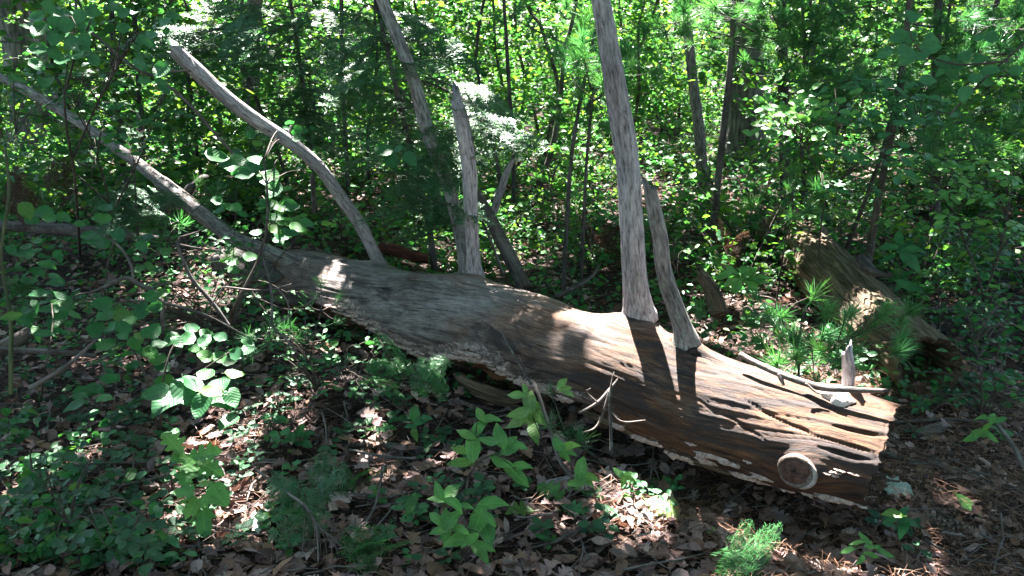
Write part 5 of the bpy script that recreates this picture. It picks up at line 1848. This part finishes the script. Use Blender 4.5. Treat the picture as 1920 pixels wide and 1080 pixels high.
# centre left witch-hazel
s = Shrub('leafy_shrub', 'shrub with big pale leaves hanging between the two dead branches', 'shrub', G(430, 640), 'round', 'shrub_leaf', group='shrubs at the left')
s.axis([s.base, P(437, 580, 3.62), P(473, 513, 3.6), P(497, 447, 3.6), P(503, 387, 3.6), P(495, 300, 3.7)], .011, .004)
for x, y, l, a in [(407, 290, 42, 10), (425, 307, 36, 200), (450, 300, 40, 350), (475, 312, 34, 20), (455, 325, 40, 190), (478, 300, 30, 60), (500, 338, 48, 300), (512, 355, 36, 250), (440, 318, 34, 170), (525, 390, 26, 0), (500, 382, 28, 20), (545, 385, 36, 350), (520, 410, 26, 30), (480, 435, 26, 190), (515, 430, 28, 330), (530, 440, 34, 350), (522, 453, 26, 320), (560, 425, 34, 10), (575, 418, 30, 350), (545, 435, 30, 20), (405, 375, 26, 160), (425, 385, 24, 20), (440, 390, 26, 200), (455, 400, 22, 340), (410, 395, 24, 200), (470, 480, 30, 350), (720, 278, 34, 70), (735, 300, 32, 300), (770, 297, 34, 310), (745, 280, 24, 200), (483, 268, 20, 30), (470, 250, 24, 60), (560, 262, 22, 20)]:
    c = s.leaf_px(x, y, l, a, random.uniform(3.5, 3.9), tilt=.8)
s.fill(400, 240, 580, 320, 4.2, 4.6, 9, 5, .06, .6)
s.fill(480, 360, 600, 450, 4.0, 4.4, 9, 5, .055, .6, mat='light_leaf')
s.done()
# foreground left bush
s = Shrub('leafy_bush', 'sunlit foreground bush with big rounded leaves left of the log', 'bush', G(300, 820), 'round', 'shrub_leaf', group='bushes in the left foreground')
s.axis([s.base, P(305, 720, 3.1), P(330, 640, 3.15), P(380, 620, 3.2)], .006, .003)
s.axis([s.base, P(270, 700, 3.05), P(230, 620, 3.15)], .006, .003)
s.axis([P(300, 740, 3.1), P(370, 700, 3.05), P(430, 660, 3.1)], .005, .0025)
for zx, zy in [(570, 620), (590, 690), (690, 690), (555, 775), (625, 760), (685, 810), (725, 720), (790, 670), (870, 650), (915, 575), (855, 580), (600, 850), (780, 820), (795, 900), (850, 900), (895, 855), (910, 990), (960, 830), (890, 940), (1060, 815), (1150, 830), (1235, 815), (1325, 910), (1150, 920), (1230, 930), (1395, 840), (1390, 880), (620, 1045), (920, 1060), (1000, 840), (1080, 760), (850, 780), (1160, 790), (1110, 880), (1290, 950), (760, 850), (700, 760), (640, 660)]:
    s.leaf_px(zx / 3, 360 + zy / 3, random.uniform(26, 36), random.choice([30, 60, 150, 200, 240, 300, 330]), random.uniform(2.95, 3.2), tilt=.9)
for x, y, l, a in [(312, 750, 52, 250), (290, 735, 46, 220), (347, 733, 52, 280), (378, 760, 44, 260), (413, 750, 56, 310), (435, 745, 40, 280), (423, 790, 36, 265), (395, 735, 46, 200), (360, 715, 46, 90), (410, 720, 44, 60), (385, 700, 40, 150), (440, 700, 36, 20), (160, 735, 38, 220), (180, 727, 36, 330), (140, 760, 34, 240), (150, 745, 30, 30), (195, 745, 34, 350), (205, 710, 40, 170)]:
    s.leaf_px(x, y, l, a, random.uniform(2.85, 3.05), tilt=.35)
s.done()
s = Shrub('leafy_bush', 'shaded bush with insect-bitten leaves near the left edge', 'bush', G(75, 760), 'ovate', 'shrub_leaf', group='bushes in the left foreground')
s.axis([s.base, P(85, 690, 3.1), P(100, 600, 3.2), P(90, 540, 3.3)], .005, .002)
for zx, zy in [(190, 640), (285, 650), (345, 625), (420, 680), (275, 750), (330, 790), (130, 735), (220, 560), (265, 410), (310, 480), (360, 580), (250, 800), (330, 700), (200, 790), (60, 690), (150, 690), (380, 640)]:
    s.leaf_px(zx / 3, 360 + zy / 3, random.uniform(30, 44), random.choice([0, 330, 290, 200, 250]), random.uniform(3.0, 3.3), tilt=.8)
s.done()
loose('dead_sapling', 'green_stem', [(20, 740), (20, 660), (20, 600), (3, 477), (17, 360), (10, 280)], [8, 8, 7, 6, 6, 5], [3.2, 3.5], 'slim green stem standing at the very left edge', 'sapling')
s = Shrub('leafy_bush', 'low tangled bush of small leaves between the left bush and the fungus crust', 'bush', G(590, 740), 'ovate', 'shrub_leaf', group='bushes in the left foreground')
s.axis([s.base, P(590, 700, 3.5), P(560, 640, 3.7)], .003, .0015)
s.axis([P(590, 720, 3.4), P(650, 690, 3.4), P(720, 660, 3.45)], .003, .0015)
s.fill(470, 600, 640, 720, 3.3, 3.8, 22, 5, .038, .7)
s.fill(600, 640, 740, 730, 3.2, 3.5, 14, 5, .042, .7)
s.done()
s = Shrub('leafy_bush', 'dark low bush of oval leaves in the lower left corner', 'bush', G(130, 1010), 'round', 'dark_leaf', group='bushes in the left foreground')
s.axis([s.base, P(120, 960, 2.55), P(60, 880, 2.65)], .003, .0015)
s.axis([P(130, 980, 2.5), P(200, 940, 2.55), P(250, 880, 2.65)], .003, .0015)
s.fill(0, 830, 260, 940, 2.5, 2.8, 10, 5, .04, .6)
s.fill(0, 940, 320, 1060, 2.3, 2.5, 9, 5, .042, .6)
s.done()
s = Shrub('leafy_bush', 'dark leafy thicket under the long low branch and the bent twig', 'bush', G(380, 660), 'ovate', 'shrub_leaf', group='bushes in the left foreground')
s.axis([s.base, P(370, 560, 3.8), P(330, 460, 4.0)], .004, .0015)
s.axis([P(375, 600, 3.75), P(440, 540, 3.8), P(480, 510, 3.9)], .003, .0015)
s.fill(250, 440, 470, 560, 3.75, 4.3, 26, 5, .045, .6)
s.fill(380, 540, 560, 640, 3.7, 4.0, 16, 5, .04, .6)
s.fill(0, 540, 260, 680, 3.3, 3.8, 22, 5, .045, .6)
s.done()
# right shrubs
RG = 'shrubs at the right'
s = Shrub('leafy_shrub', 'layered shrub with small pale leaves under the pine boughs', 'shrub', G(1530, 560), 'obovate', 'blue_leaf', group=RG)
s.axis([s.base, P(1540, 420, 4.9), P(1565, 300, 4.6), P(1570, 220, 4.4)], .006, .003)
s.axis([P(1550, 360, 4.7), P(1500, 260, 4.4), P(1430, 210, 4.3)], .004, .002)
s.axis([P(1550, 360, 4.7), P(1640, 280, 4.4), P(1720, 230, 4.3)], .004, .002)
s.fill(1410, 185, 1560, 250, 4.1, 4.5, 22, 7, .076, .9, mat='light_leaf')
s.fill(1540, 150, 1740, 300, 4.1, 4.7, 32, 7, .074, .9)
s.fill(1540, 270, 1720, 360, 4.3, 4.8, 14, 6, .06, .45)
s.done()
s = Shrub('leafy_shrub', 'dense spreading shrub of narrow green leaves at the right edge', 'shrub', G(1850, 640), 'obovate', 'light_leaf', group=RG)
s.axis([s.base, P(1840, 540, 4.3), P(1800, 430, 4.4), P(1760, 340, 4.5)], .007, .003)
s.axis([P(1845, 560, 4.3), P(1880, 450, 4.2), P(1900, 330, 4.2)], .006, .003)
s.fill(1660, 290, 1800, 400, 4.2, 4.9, 22, 7, .058, .5)
s.fill(1760, 300, 1930, 440, 3.9, 4.7, 30, 7, .058, .5)
s.fill(1780, 430, 1930, 560, 4.0, 4.6, 14, 6, .055, .5, mat='shrub_leaf')
s.done()
s = Shrub('leafy_shrub', 'low shrub of small dark leaves right of the hollow log end', 'shrub', G(1840, 790), 'ovate', 'shrub_leaf', group=RG)
s.axis([s.base, P(1840, 720, 3.5), P(1830, 640, 3.7)], .005, .002)
s.fill(1780, 560, 1925, 660, 3.7, 4.3, 22, 6, .05, .5)
s.fill(1790, 660, 1925, 760, 3.4, 3.8, 14, 6, .045, .5)
s.fill(1690, 690, 1790, 760, 3.4, 3.7, 6, 5, .04, .5)
s.done()
s = Shrub('leafy_shrub', 'branch of large bluish leaves hanging in the upper right', 'shrub', G(1980, 620), 'round', 'blue_leaf', group=RG)
s.axis([s.base, P(2000, 300, 3.5), P(1960, 80, 3.1), P(1880, 120, 3.0), P(1800, 190, 2.95), P(1780, 215, 2.95)], .010, .003)
s.axis([P(1890, 115, 3.0), P(1790, 120, 3.0), P(1720, 90, 3.0), P(1700, 30, 3.0)], .004, .002)
for x, y, l, a in [(1683, 70, 36, 190), (1710, 70, 34, 60), (1705, 30, 30, 100), (1715, 33, 26, 20), (1745, 88, 34, 350), (1700, 95, 30, 330), (1730, 105, 30, 20), (1660, 100, 34, 200), (1700, 110, 36, 200), (1768, 120, 34, 320), (1787, 133, 34, 300), (1795, 125, 26, 340), (1810, 105, 30, 20), (1835, 70, 22, 200), (1862, 68, 30, 80), (1840, 110, 22, 340), (1810, 175, 36, 250), (1740, 150, 24, 330), (1830, 145, 28, 10), (1850, 155, 24, 340), (1860, 130, 24, 340), (1905, 130, 28, 40), (1765, 135, 26, 200), (1690, 60, 26, 130), (1750, 75, 34, 320), (1850, 135, 30, 200)]:
    s.leaf_px(x, y, l, a, random.uniform(2.9, 3.15), tilt=1.0)
s.done()
s = Shrub('sapling', 'big five leaved seedling behind the rotten log', 'seedling', G(1690, 570), 'ovate', 'shrub_leaf', group='seedlings')
s.axis([s.base, P(1690, 520, 4.3), P(1685, 480, 4.3)], .004, .002)
for x, y, l, a in [(1688, 445, 36, 90), (1665, 462, 36, 170), (1664, 483, 34, 210), (1700, 466, 38, 10), (1712, 470, 40, 345), (1705, 490, 44, 310), (1698, 515, 34, 200), (1705, 535, 42, 320), (1690, 530, 36, 230), (1722, 482, 30, 20)]:
    s.leaf_px(x, y, l, a, random.uniform(4.2, 4.4), tilt=.7)
s.done()
s = Shrub('sapling', 'bright seedling with a whorl of yellow green leaves by the rotten stump', 'seedling', G(1345, 640), 'obovate', 'light_leaf', group='seedlings', stem='twig')
s.axis([s.base, P(1365, 580, 3.95), P(1382, 530, 3.95)], .004, .002)
for k in range(26):
    a = random.uniform(0, 360)
    s.leaf_px(1390 + 38 * math.cos(math.radians(a)) * random.random() ** .5, 520 - 16 * math.sin(math.radians(a)), random.uniform(22, 32), a, random.uniform(3.85, 4.0), tilt=.6)
s.done()
for label, base, xs, n, sz, d in [('sapling with round leaves behind the dip in the log', (1080, 560), (1000, 290, 1060, 340), 5, .06, 5.0), ('leafy sapling left of the tall snag above the brown floor', (1130, 545), (1050, 360, 1150, 430), 8, .06, 5.2),
                                  ('small sapling with paired leaves before the dark stem', (1040, 560), (1000, 480, 1050, 530), 5, .055, 4.8), ('leafy sapling behind the short curved branch', (1290, 540), (1240, 430, 1290, 500), 5, .06, 4.9),
                                  ('leafy sapling under the lichen covered trunk', (1330, 470), (1290, 290, 1370, 360), 7, .06, 6.0), ('leafy sapling at the foot of the thick dark trunk', (1430, 430), (1380, 300, 1450, 380), 6, .06, 6.0),
                                  ('pale leaved sapling right of the thick dark trunk', (1590, 470), (1550, 370, 1600, 430), 6, .06, 5.2), ('leafy sapling behind the dark red wood chunk', (720, 500), (680, 400, 760, 460), 6, .055, 5.0),
                                  ('yellow green sapling above the dark red wood chunk', (640, 460), (600, 330, 680, 420), 7, .06, 5.2), ('leafy sapling behind the end of the rotten log', (1760, 620), (1720, 500, 1800, 590), 6, .05, 4.4)]:
    s = Shrub('sapling', label, 'sapling', G(*base), 'ovate', 'light_leaf', group='saplings behind the log')
    x0, y0, x1, y1 = xs
    s.axis([s.base, P((x0 + x1) / 2, y1, d), P((x0 + x1) / 2, y0, d)], .005, .002)
    s.fill(x0, y0, x1, y1, d - .2, d + .2, n, 4, sz, .6)
    s.done()

# foreground saplings, leaf by leaf
FG = 'light green saplings in the foreground'
s = Shrub('sapling', 'light green sapling with many bitten leaves in front of the log', 'sapling', G(858, 930), 'ovate', 'light_leaf', group=FG)
s.axis([s.base, P(880, 890, 2.72), P(905, 860, 2.7), P(940, 850, 2.7)], .004, .002)
s.axis([P(895, 872, 2.71), P(890, 840, 2.7), P(895, 790, 2.72)], .0025, .0012)
s.axis([P(930, 852, 2.7), P(955, 870, 2.66), P(970, 885, 2.64)], .002, .001)
for x, y, l, a in [(902, 775, 34, 110), (920, 785, 42, 5), (902, 802, 44, 60), (875, 812, 42, 150), (888, 835, 52, 80), (863, 840, 42, 135), (862, 865, 48, 190), (883, 862, 26, 240), (917, 825, 46, 160), (938, 817, 52, 100), (955, 828, 38, 60), (968, 835, 48, 0), (952, 843, 44, 200), (942, 863, 46, 340), (928, 853, 26, 180), (977, 875, 46, 5), (972, 893, 46, 310), (950, 883, 22, 120)]:
    s.leaf_px(x, y, l, a, random.uniform(2.62, 2.75), tilt=.75)
s.done()
s = Shrub('sapling', 'light green sapling at the bottom edge with a pale sunlit leaf', 'sapling', G(872, 1060), 'ovate', 'light_leaf', group=FG)
s.axis([s.base, P(876, 1000, 2.45), P(865, 960, 2.5), P(835, 940, 2.52)], .004, .002)
s.axis([P(872, 990, 2.46), P(900, 1000, 2.43), P(910, 1020, 2.42)], .002, .001)
for x, y, l, a in [(825, 920, 42, 110), (848, 923, 44, 60), (820, 933, 38, 180), (850, 947, 46, 320), (875, 950, 32, 0), (925, 945, 62, 10), (893, 973, 56, 250), (817, 970, 36, 130), (837, 973, 42, 90), (853, 973, 42, 70), (822, 992, 40, 200), (840, 1003, 36, 260), (862, 993, 42, 340), (907, 993, 60, 280), (907, 1020, 46, 330), (900, 1035, 46, 300), (857, 1017, 60, 190), (880, 1010, 40, 230), (915, 975, 40, 320)]:
    s.leaf_px(x, y, l, a, random.uniform(2.4, 2.55), tilt=.75)
s.done()
s = Shrub('sapling', 'yellowish sapling with tattered leaves touching the shaded log', 'sapling', G(1040, 880), 'ovate', 'yellow_leaf', group=FG)
s.axis([s.base, P(1015, 820, 2.85), P(995, 770, 2.9), P(985, 730, 2.95)], .003, .0015)
for x, y, l, a in [(968, 738, 38, 170), (997, 750, 46, 90), (1010, 767, 38, 300), (973, 773, 52, 190), (973, 790, 56, 200), (1002, 785, 56, 330), (1005, 807, 42, 280), (987, 777, 42, 250), (982, 727, 22, 90), (1055, 718, 30, 60), (1065, 738, 26, 330), (1060, 730, 26, 200)]:
    s.leaf_px(x, y, l, a, random.uniform(2.82, 2.92), tilt=.8)
s.done()
for label, (bx, by), lv, d in [('four leaved seedling nearest the shaded log', (1063, 895), [(1047, 832, 36, 110), (1068, 838, 42, 10), (1060, 850, 32, 300), (1070, 850, 26, 340)], 2.75),
                               ('star shaped seedling with spotted leaves below the log', (1098, 930), [(1090, 875, 42, 85), (1103, 895, 46, 350), (1083, 902, 42, 200), (1098, 902, 40, 320)], 2.62),
                               ('small bright seedling among bark at the bottom right of centre', (1190, 905), [(1160, 885, 26, 120), (1175, 890, 28, 40), (1180, 897, 24, 330), (1168, 900, 20, 250)], 2.7),
                               ('five leaved dark seedling right of the sawn end', (1690, 1000), [(1672, 965, 36, 160), (1695, 960, 34, 60), (1705, 980, 38, 340), (1690, 990, 36, 270), (1668, 975, 30, 200)], 2.55),
                               ('leafy seedling in pale yellow green at the right edge', (1860, 830), [(1845, 780, 32, 140), (1862, 783, 28, 80), (1875, 787, 28, 10), (1850, 800, 26, 220), (1835, 812, 38, 190), (1848, 815, 40, 320), (1820, 820, 30, 200)], 3.05),
                               ('narrow leaved seedling patch at the bottom under the log end', (1630, 1040), [(1620, 1010, 24, 110), (1628, 1020, 26, 70), (1605, 1018, 26, 160), (1640, 1025, 26, 20), (1635, 1040, 26, 330), (1590, 1032, 30, 190), (1660, 1035, 28, 320), (1612, 1048, 26, 240)], 2.4),
                               ('dark seedling with upright leaves left of the saplings', (775, 830), [(780, 775, 36, 85), (790, 790, 30, 30), (770, 798, 26, 190), (800, 783, 26, 10), (780, 812, 26, 280)], 2.95),
                               ('oval leaved seedling with drooping leaves at the bottom left of centre', (760, 985), [(757, 935, 36, 200), (770, 945, 40, 250), (745, 950, 30, 170), (780, 930, 26, 30)], 2.6)]:
    dark = 'dark' in label
    s = Shrub('seedling', label, 'seedling', G(bx, by), 'ovate' if 'narrow' not in label else 'lance', 'shrub_leaf' if dark or 'oval' in label else 'light_leaf', group='small seedlings on the litter')
    cx, cy = np.mean([l[0] for l in lv]), np.mean([l[1] for l in lv])
    s.axis([s.base, P(cx, cy, d)], .002, .001)
    for x, y, l, a in lv:
        s.leaf_px(x, y, l, a, d + random.uniform(-.04, .04), tilt=.7)
    s.done()
s = Shrub('oak_seedling', 'oak seedling with lobed pale green leaves at lower left', 'seedling', G(355, 920), 'oak', 'light_leaf', group='small seedlings on the litter')
s.axis([s.base, P(350, 870, 2.75)], .003, .0015)
for x, y, l, a in [(322, 832, 62, 125), (353, 885, 50, 265), (393, 873, 60, 335), (385, 848, 58, 25), (340, 862, 40, 200)]:
    s.leaf_px(x, y, l, a, 2.72, tilt=.9)
s.leaf_px(383, 905, 32, 200, 2.66, kind='ovate', mat='yellow_leaf', tilt=1)
s.leaf_px(413, 927, 54, 300, 2.62, kind='round', mat='light_leaf', tilt=1)
s.done()
s = Shrub('maple_seedling', 'maple seedling with three pointed leaves below the oak seedling', 'seedling', G(380, 1000), 'maple', 'light_leaf', group='small seedlings on the litter', stem='green_stem')
s.axis([s.base, P(370, 950, 2.6)], .002, .001)
for x, y, l, a in [(350, 922, 44, 200), (363, 947, 44, 250), (388, 937, 40, 10), (382, 972, 60, 275)]:
    s.leaf_px(x, y, l, a, 2.58, tilt=1)
s.done()

# wintergreen and other small evergreen plants
WG = 'low evergreen plants on the litter'
wspots = []


def wfill(x0, y0, x1, y1, n):
    t = 0
    c = 0
    while c < n and t < n * 30:
        t += 1
        x, y = random.uniform(x0, x1), random.uniform(y0, y1)
        if all((x - a) ** 2 + (1.6 * (y - c_)) ** 2 > 20 ** 2 for a, c_ in wspots):
            wspots.append((x, y))
            c += 1


wfill(0, 800, 330, 1070, 70)
wfill(330, 880, 560, 1080, 26)
wfill(430, 690, 760, 870, 40)
wfill(0, 700, 300, 800, 16)
wfill(700, 800, 900, 1080, 22)
wfill(900, 930, 1250, 1080, 12)
wfill(1150, 880, 1300, 1000, 5)
wfill(1600, 1000, 1750, 1070, 4)
wfill(1480, 640, 1700, 720, 10)
wfill(560, 620, 720, 700, 12)
wfill(1700, 740, 1920, 850, 8)
wfill(1010, 540, 1180, 600, 10)
for x, y in wspots:
    base = G(x, y)
    d = to_px(base)[2]
    h = random.uniform(.04, .12)
    n = random.randint(4, 8)
    mt = random.choice(['dark_leaf', 'dark_leaf', 'dark_leaf', 'shrub_leaf', 'blue_leaf'])
    kd = random.choice(['round', 'round', 'obovate'])
    root = thing('evergreen_plant', base, f"low plant with {['four', 'five', 'six', 'seven', 'eight'][n - 4]} {'round' if kd == 'round' else 'narrow'} {dict(dark_leaf='dark', shrub_leaf='green', blue_leaf='bluish')[mt]} leaves {where(x, y)}", 'plant', WG)
    b = B()
    top = base + [random.gauss(0, .015), random.gauss(0, .015), h]
    tube(b, np.array([base - [0, 0, .01], (base + top) / 2, top]), [.0018, .0015, .001], 5)
    b.build('stem', M['stem'], root)
    a0 = random.random() * 6.28
    ms = get_leaf(kd, mt)
    for k in range(n):
        a = a0 + k * 2.4
        u = 0.55 + .45 * k / n
        dv = nrm(np.array([math.cos(a), math.sin(a), random.uniform(-.1, .6)]))
        p = base + (top - base) * u + dv * .006
        put_leaf(root, base, random.choice(ms), p, dv, nrm(np.array([0, 0, 1]) + .4 * nrm(CAM - p) + rng.standard_normal(3) * .25), random.uniform(.028, .05))

# leaves lying on the litter that one can pick out
for label, x, y, l, a, kind, mat in [('pale bluish fallen maple leaf on the floor right of the sawn end', 1680, 927, 60, 340, 'maple', 'pale_leaf'), ('fallen green oak leaf in the shadow below the log', 1238, 922, 56, 250, 'oak', 'shrub_leaf'),
                                     ('green fallen oak leaf curled under the saplings', 1035, 930, 62, 130, 'oak', 'light_leaf'), ('second green oak leaf lying right of the curled one', 1085, 927, 60, 350, 'oak', 'light_leaf'),
                                     ('green lobed leaf on the litter left of the acorn', 975, 972, 56, 190, 'oak', 'shrub_leaf'), ('dull green lobed leaf just below the acorn', 1078, 965, 54, 330, 'oak', 'blue_leaf'),
                                     ('yellow green narrow leaf on the bare floor at right', 1813, 960, 50, 300, 'lance', 'light_leaf'), ('sunlit pale lobed leaf on pink bark below the log', 1237, 965, 60, 300, 'oak', 'yellow_leaf'),
                                     ('yellowing leaf on the floor at the bottom left', 145, 1068, 40, 20, 'round', 'yellow_leaf'), ('big pale grey dead leaf below the bare fir twig', 490, 990, 60, 60, 'maple', 'pale_leaf'),
                                     ('small yellow round leaf by the sunlit fir spray', 1332, 1008, 20, 60, 'round', 'yellow_leaf'), ('lobed dead leaf in front of the shaded log end', 1295, 920, 36, 200, 'maple', 'litter'),
                                     ('large brown leaf resting by the log under the dead stem', 1165, 855, 44, 120, 'oak', 'litter'), ('brown oak leaf left of the weathered stick', 690, 790, 46, 150, 'oak', 'litter'), ('dark curled leaf by the small fir seedling', 640, 955, 40, 60, 'oak', 'litter')]:
    c = G(x, y) + [0, 0, .03]
    d = to_px(c)[2]
    ang = math.radians(a)
    nn = nrm(np.array([0, 0, .8]) + .45 * nrm(CAM - c) + rng.standard_normal(3) * .12)
    iv = RT * math.cos(ang) + UPV * math.sin(ang)
    dv = nrm(iv - nn * (iv @ nn))
    L = l * d / F / max(.5, math.hypot(dv @ RT, dv @ UPV))
    ms = random.choice(get_leaf(kind, mat))
    R = orient(dv[None], nn[None])[0] * L
    o = bpy.data.objects.new('fallen_leaf', ms)
    COL.objects.link(o)
    mm = Matrix.Identity(4)
    p = c - dv * L * .5
    for i in range(3):
        for j in range(3):
            mm[i][j] = R[i, j]
        mm[i][3] = p[i]
    o.matrix_basis = mm
    tag(o, label, 'leaf', 'leaves lying on the forest floor')
# a few dozen plain brown leaves that stand out on the litter
k = 0
while k < 110:
    x, y = random.uniform(250, 1900), random.uniform(760, 1075)
    p, _ = on_log(x, y)
    X, Y, _d = to_px(p)
    if (X - x) ** 2 + (Y - y) ** 2 < 900:
        continue
    c = G(x, y) + [0, 0, .025]
    o = bpy.data.objects.new('dead_leaf', random.choice(get_leaf(kd := random.choice(['oak', 'ovate', 'maple', 'round']), 'litter')))
    COL.objects.link(o)
    sz = random.uniform(.05, .10)
    R = orient(rand_dirs(1, .25), rand_norms(1, .8, .3))[0] * sz
    mm = Matrix.Identity(4)
    for i in range(3):
        for j in range(3):
            mm[i][j] = R[i, j]
        mm[i][3] = c[i]
    o.matrix_basis = mm
    tag(o, f"{'large' if sz > .085 else 'small' if sz < .062 else 'curled'} brown {dict(oak='lobed', ovate='pointed', maple='maple', round='oval')[kd]} dead leaf {where(x, y)}", 'leaf', 'brown leaves on the litter')
    k += 1


# ------------------------------------------------------------------ cones and an acorn
def cone(x, y, L, ang, label):
    c = G(x, y) + [0, 0, .02]
    root = thing('pine_cone', c, label, 'pine cone', 'pine cones on the floor')
    ax = nrm(np.array([math.cos(ang), math.sin(ang), .12]))
    t, u = nrm(np.cross(ax, [0, 0, 1.0])), None
    u = np.cross(t, ax)
    b = B()
    tube(b, np.array([c - ax * L * .5, c, c + ax * L * .5]), [.006, .008, .003], 7)
    b.build('core', M['cone'], root)
    b = B()
    for k in range(70):
        q = k / 70
        r = L * .2 * math.sin(math.pi * (.12 + .83 * q)) + .004
        a = k * 2.4
        rad = t * math.cos(a) + u * math.sin(a)
        p = c + ax * L * (q - .5)
        w = nrm(np.cross(ax, rad)) * L * .06
        tip = p + rad * r + ax * L * .06
        v = np.array([p + rad * .003 - w * .5, p + rad * .003 + w * .5, tip + w, tip - w, tip + rad * .002 + ax * .006, tip - ax * .004])
        b.add(v, np.array([[0, 1, 2], [0, 2, 3], [3, 2, 4], [0, 3, 5], [1, 5, 2], [3, 5, 2]]), None, random.random())
    o = b.build('scales', M['cone'], root, smooth=False)


cone(1693, 815, .10, 0.1, 'open pine cone behind the sawn end of the log')
cone(172, 782, .13, .9, 'dark pine cone under the left foreground bush')
cone(1765, 1000, .12, 2.0, 'closed pine cone on the bare floor at the right')
cone(1800, 1005, .12, 2.4, 'open pine cone right of the closed one')
cone(1465, 1035, .12, 1.6, 'pine cone beside the sunlit fir spray')
cone(1398, 590, .11, 1.2, 'pine cone behind the log near the rotten stump')
c = G(1047, 965) + [0, 0, .015]
root = thing('acorn', c, 'green acorn on the litter between fallen oak leaves', 'acorn')
b = B()
tube(b, np.array([c + np.array([1, .3, .1]) * k for k in (-.014, -.011, -.004, .004, .011, .015)]), [.001, .007, .0095, .009, .005, .001], 12)
b.build('nut', M['green_stem'], root)
b = B()
tube(b, np.array([c + np.array([1, .3, .1]) * k for k in (-.018, -.015, -.009, -.004)]), [.002, .008, .0108, .0105], 12)
b.build('cup', M['brown_bark'], root)
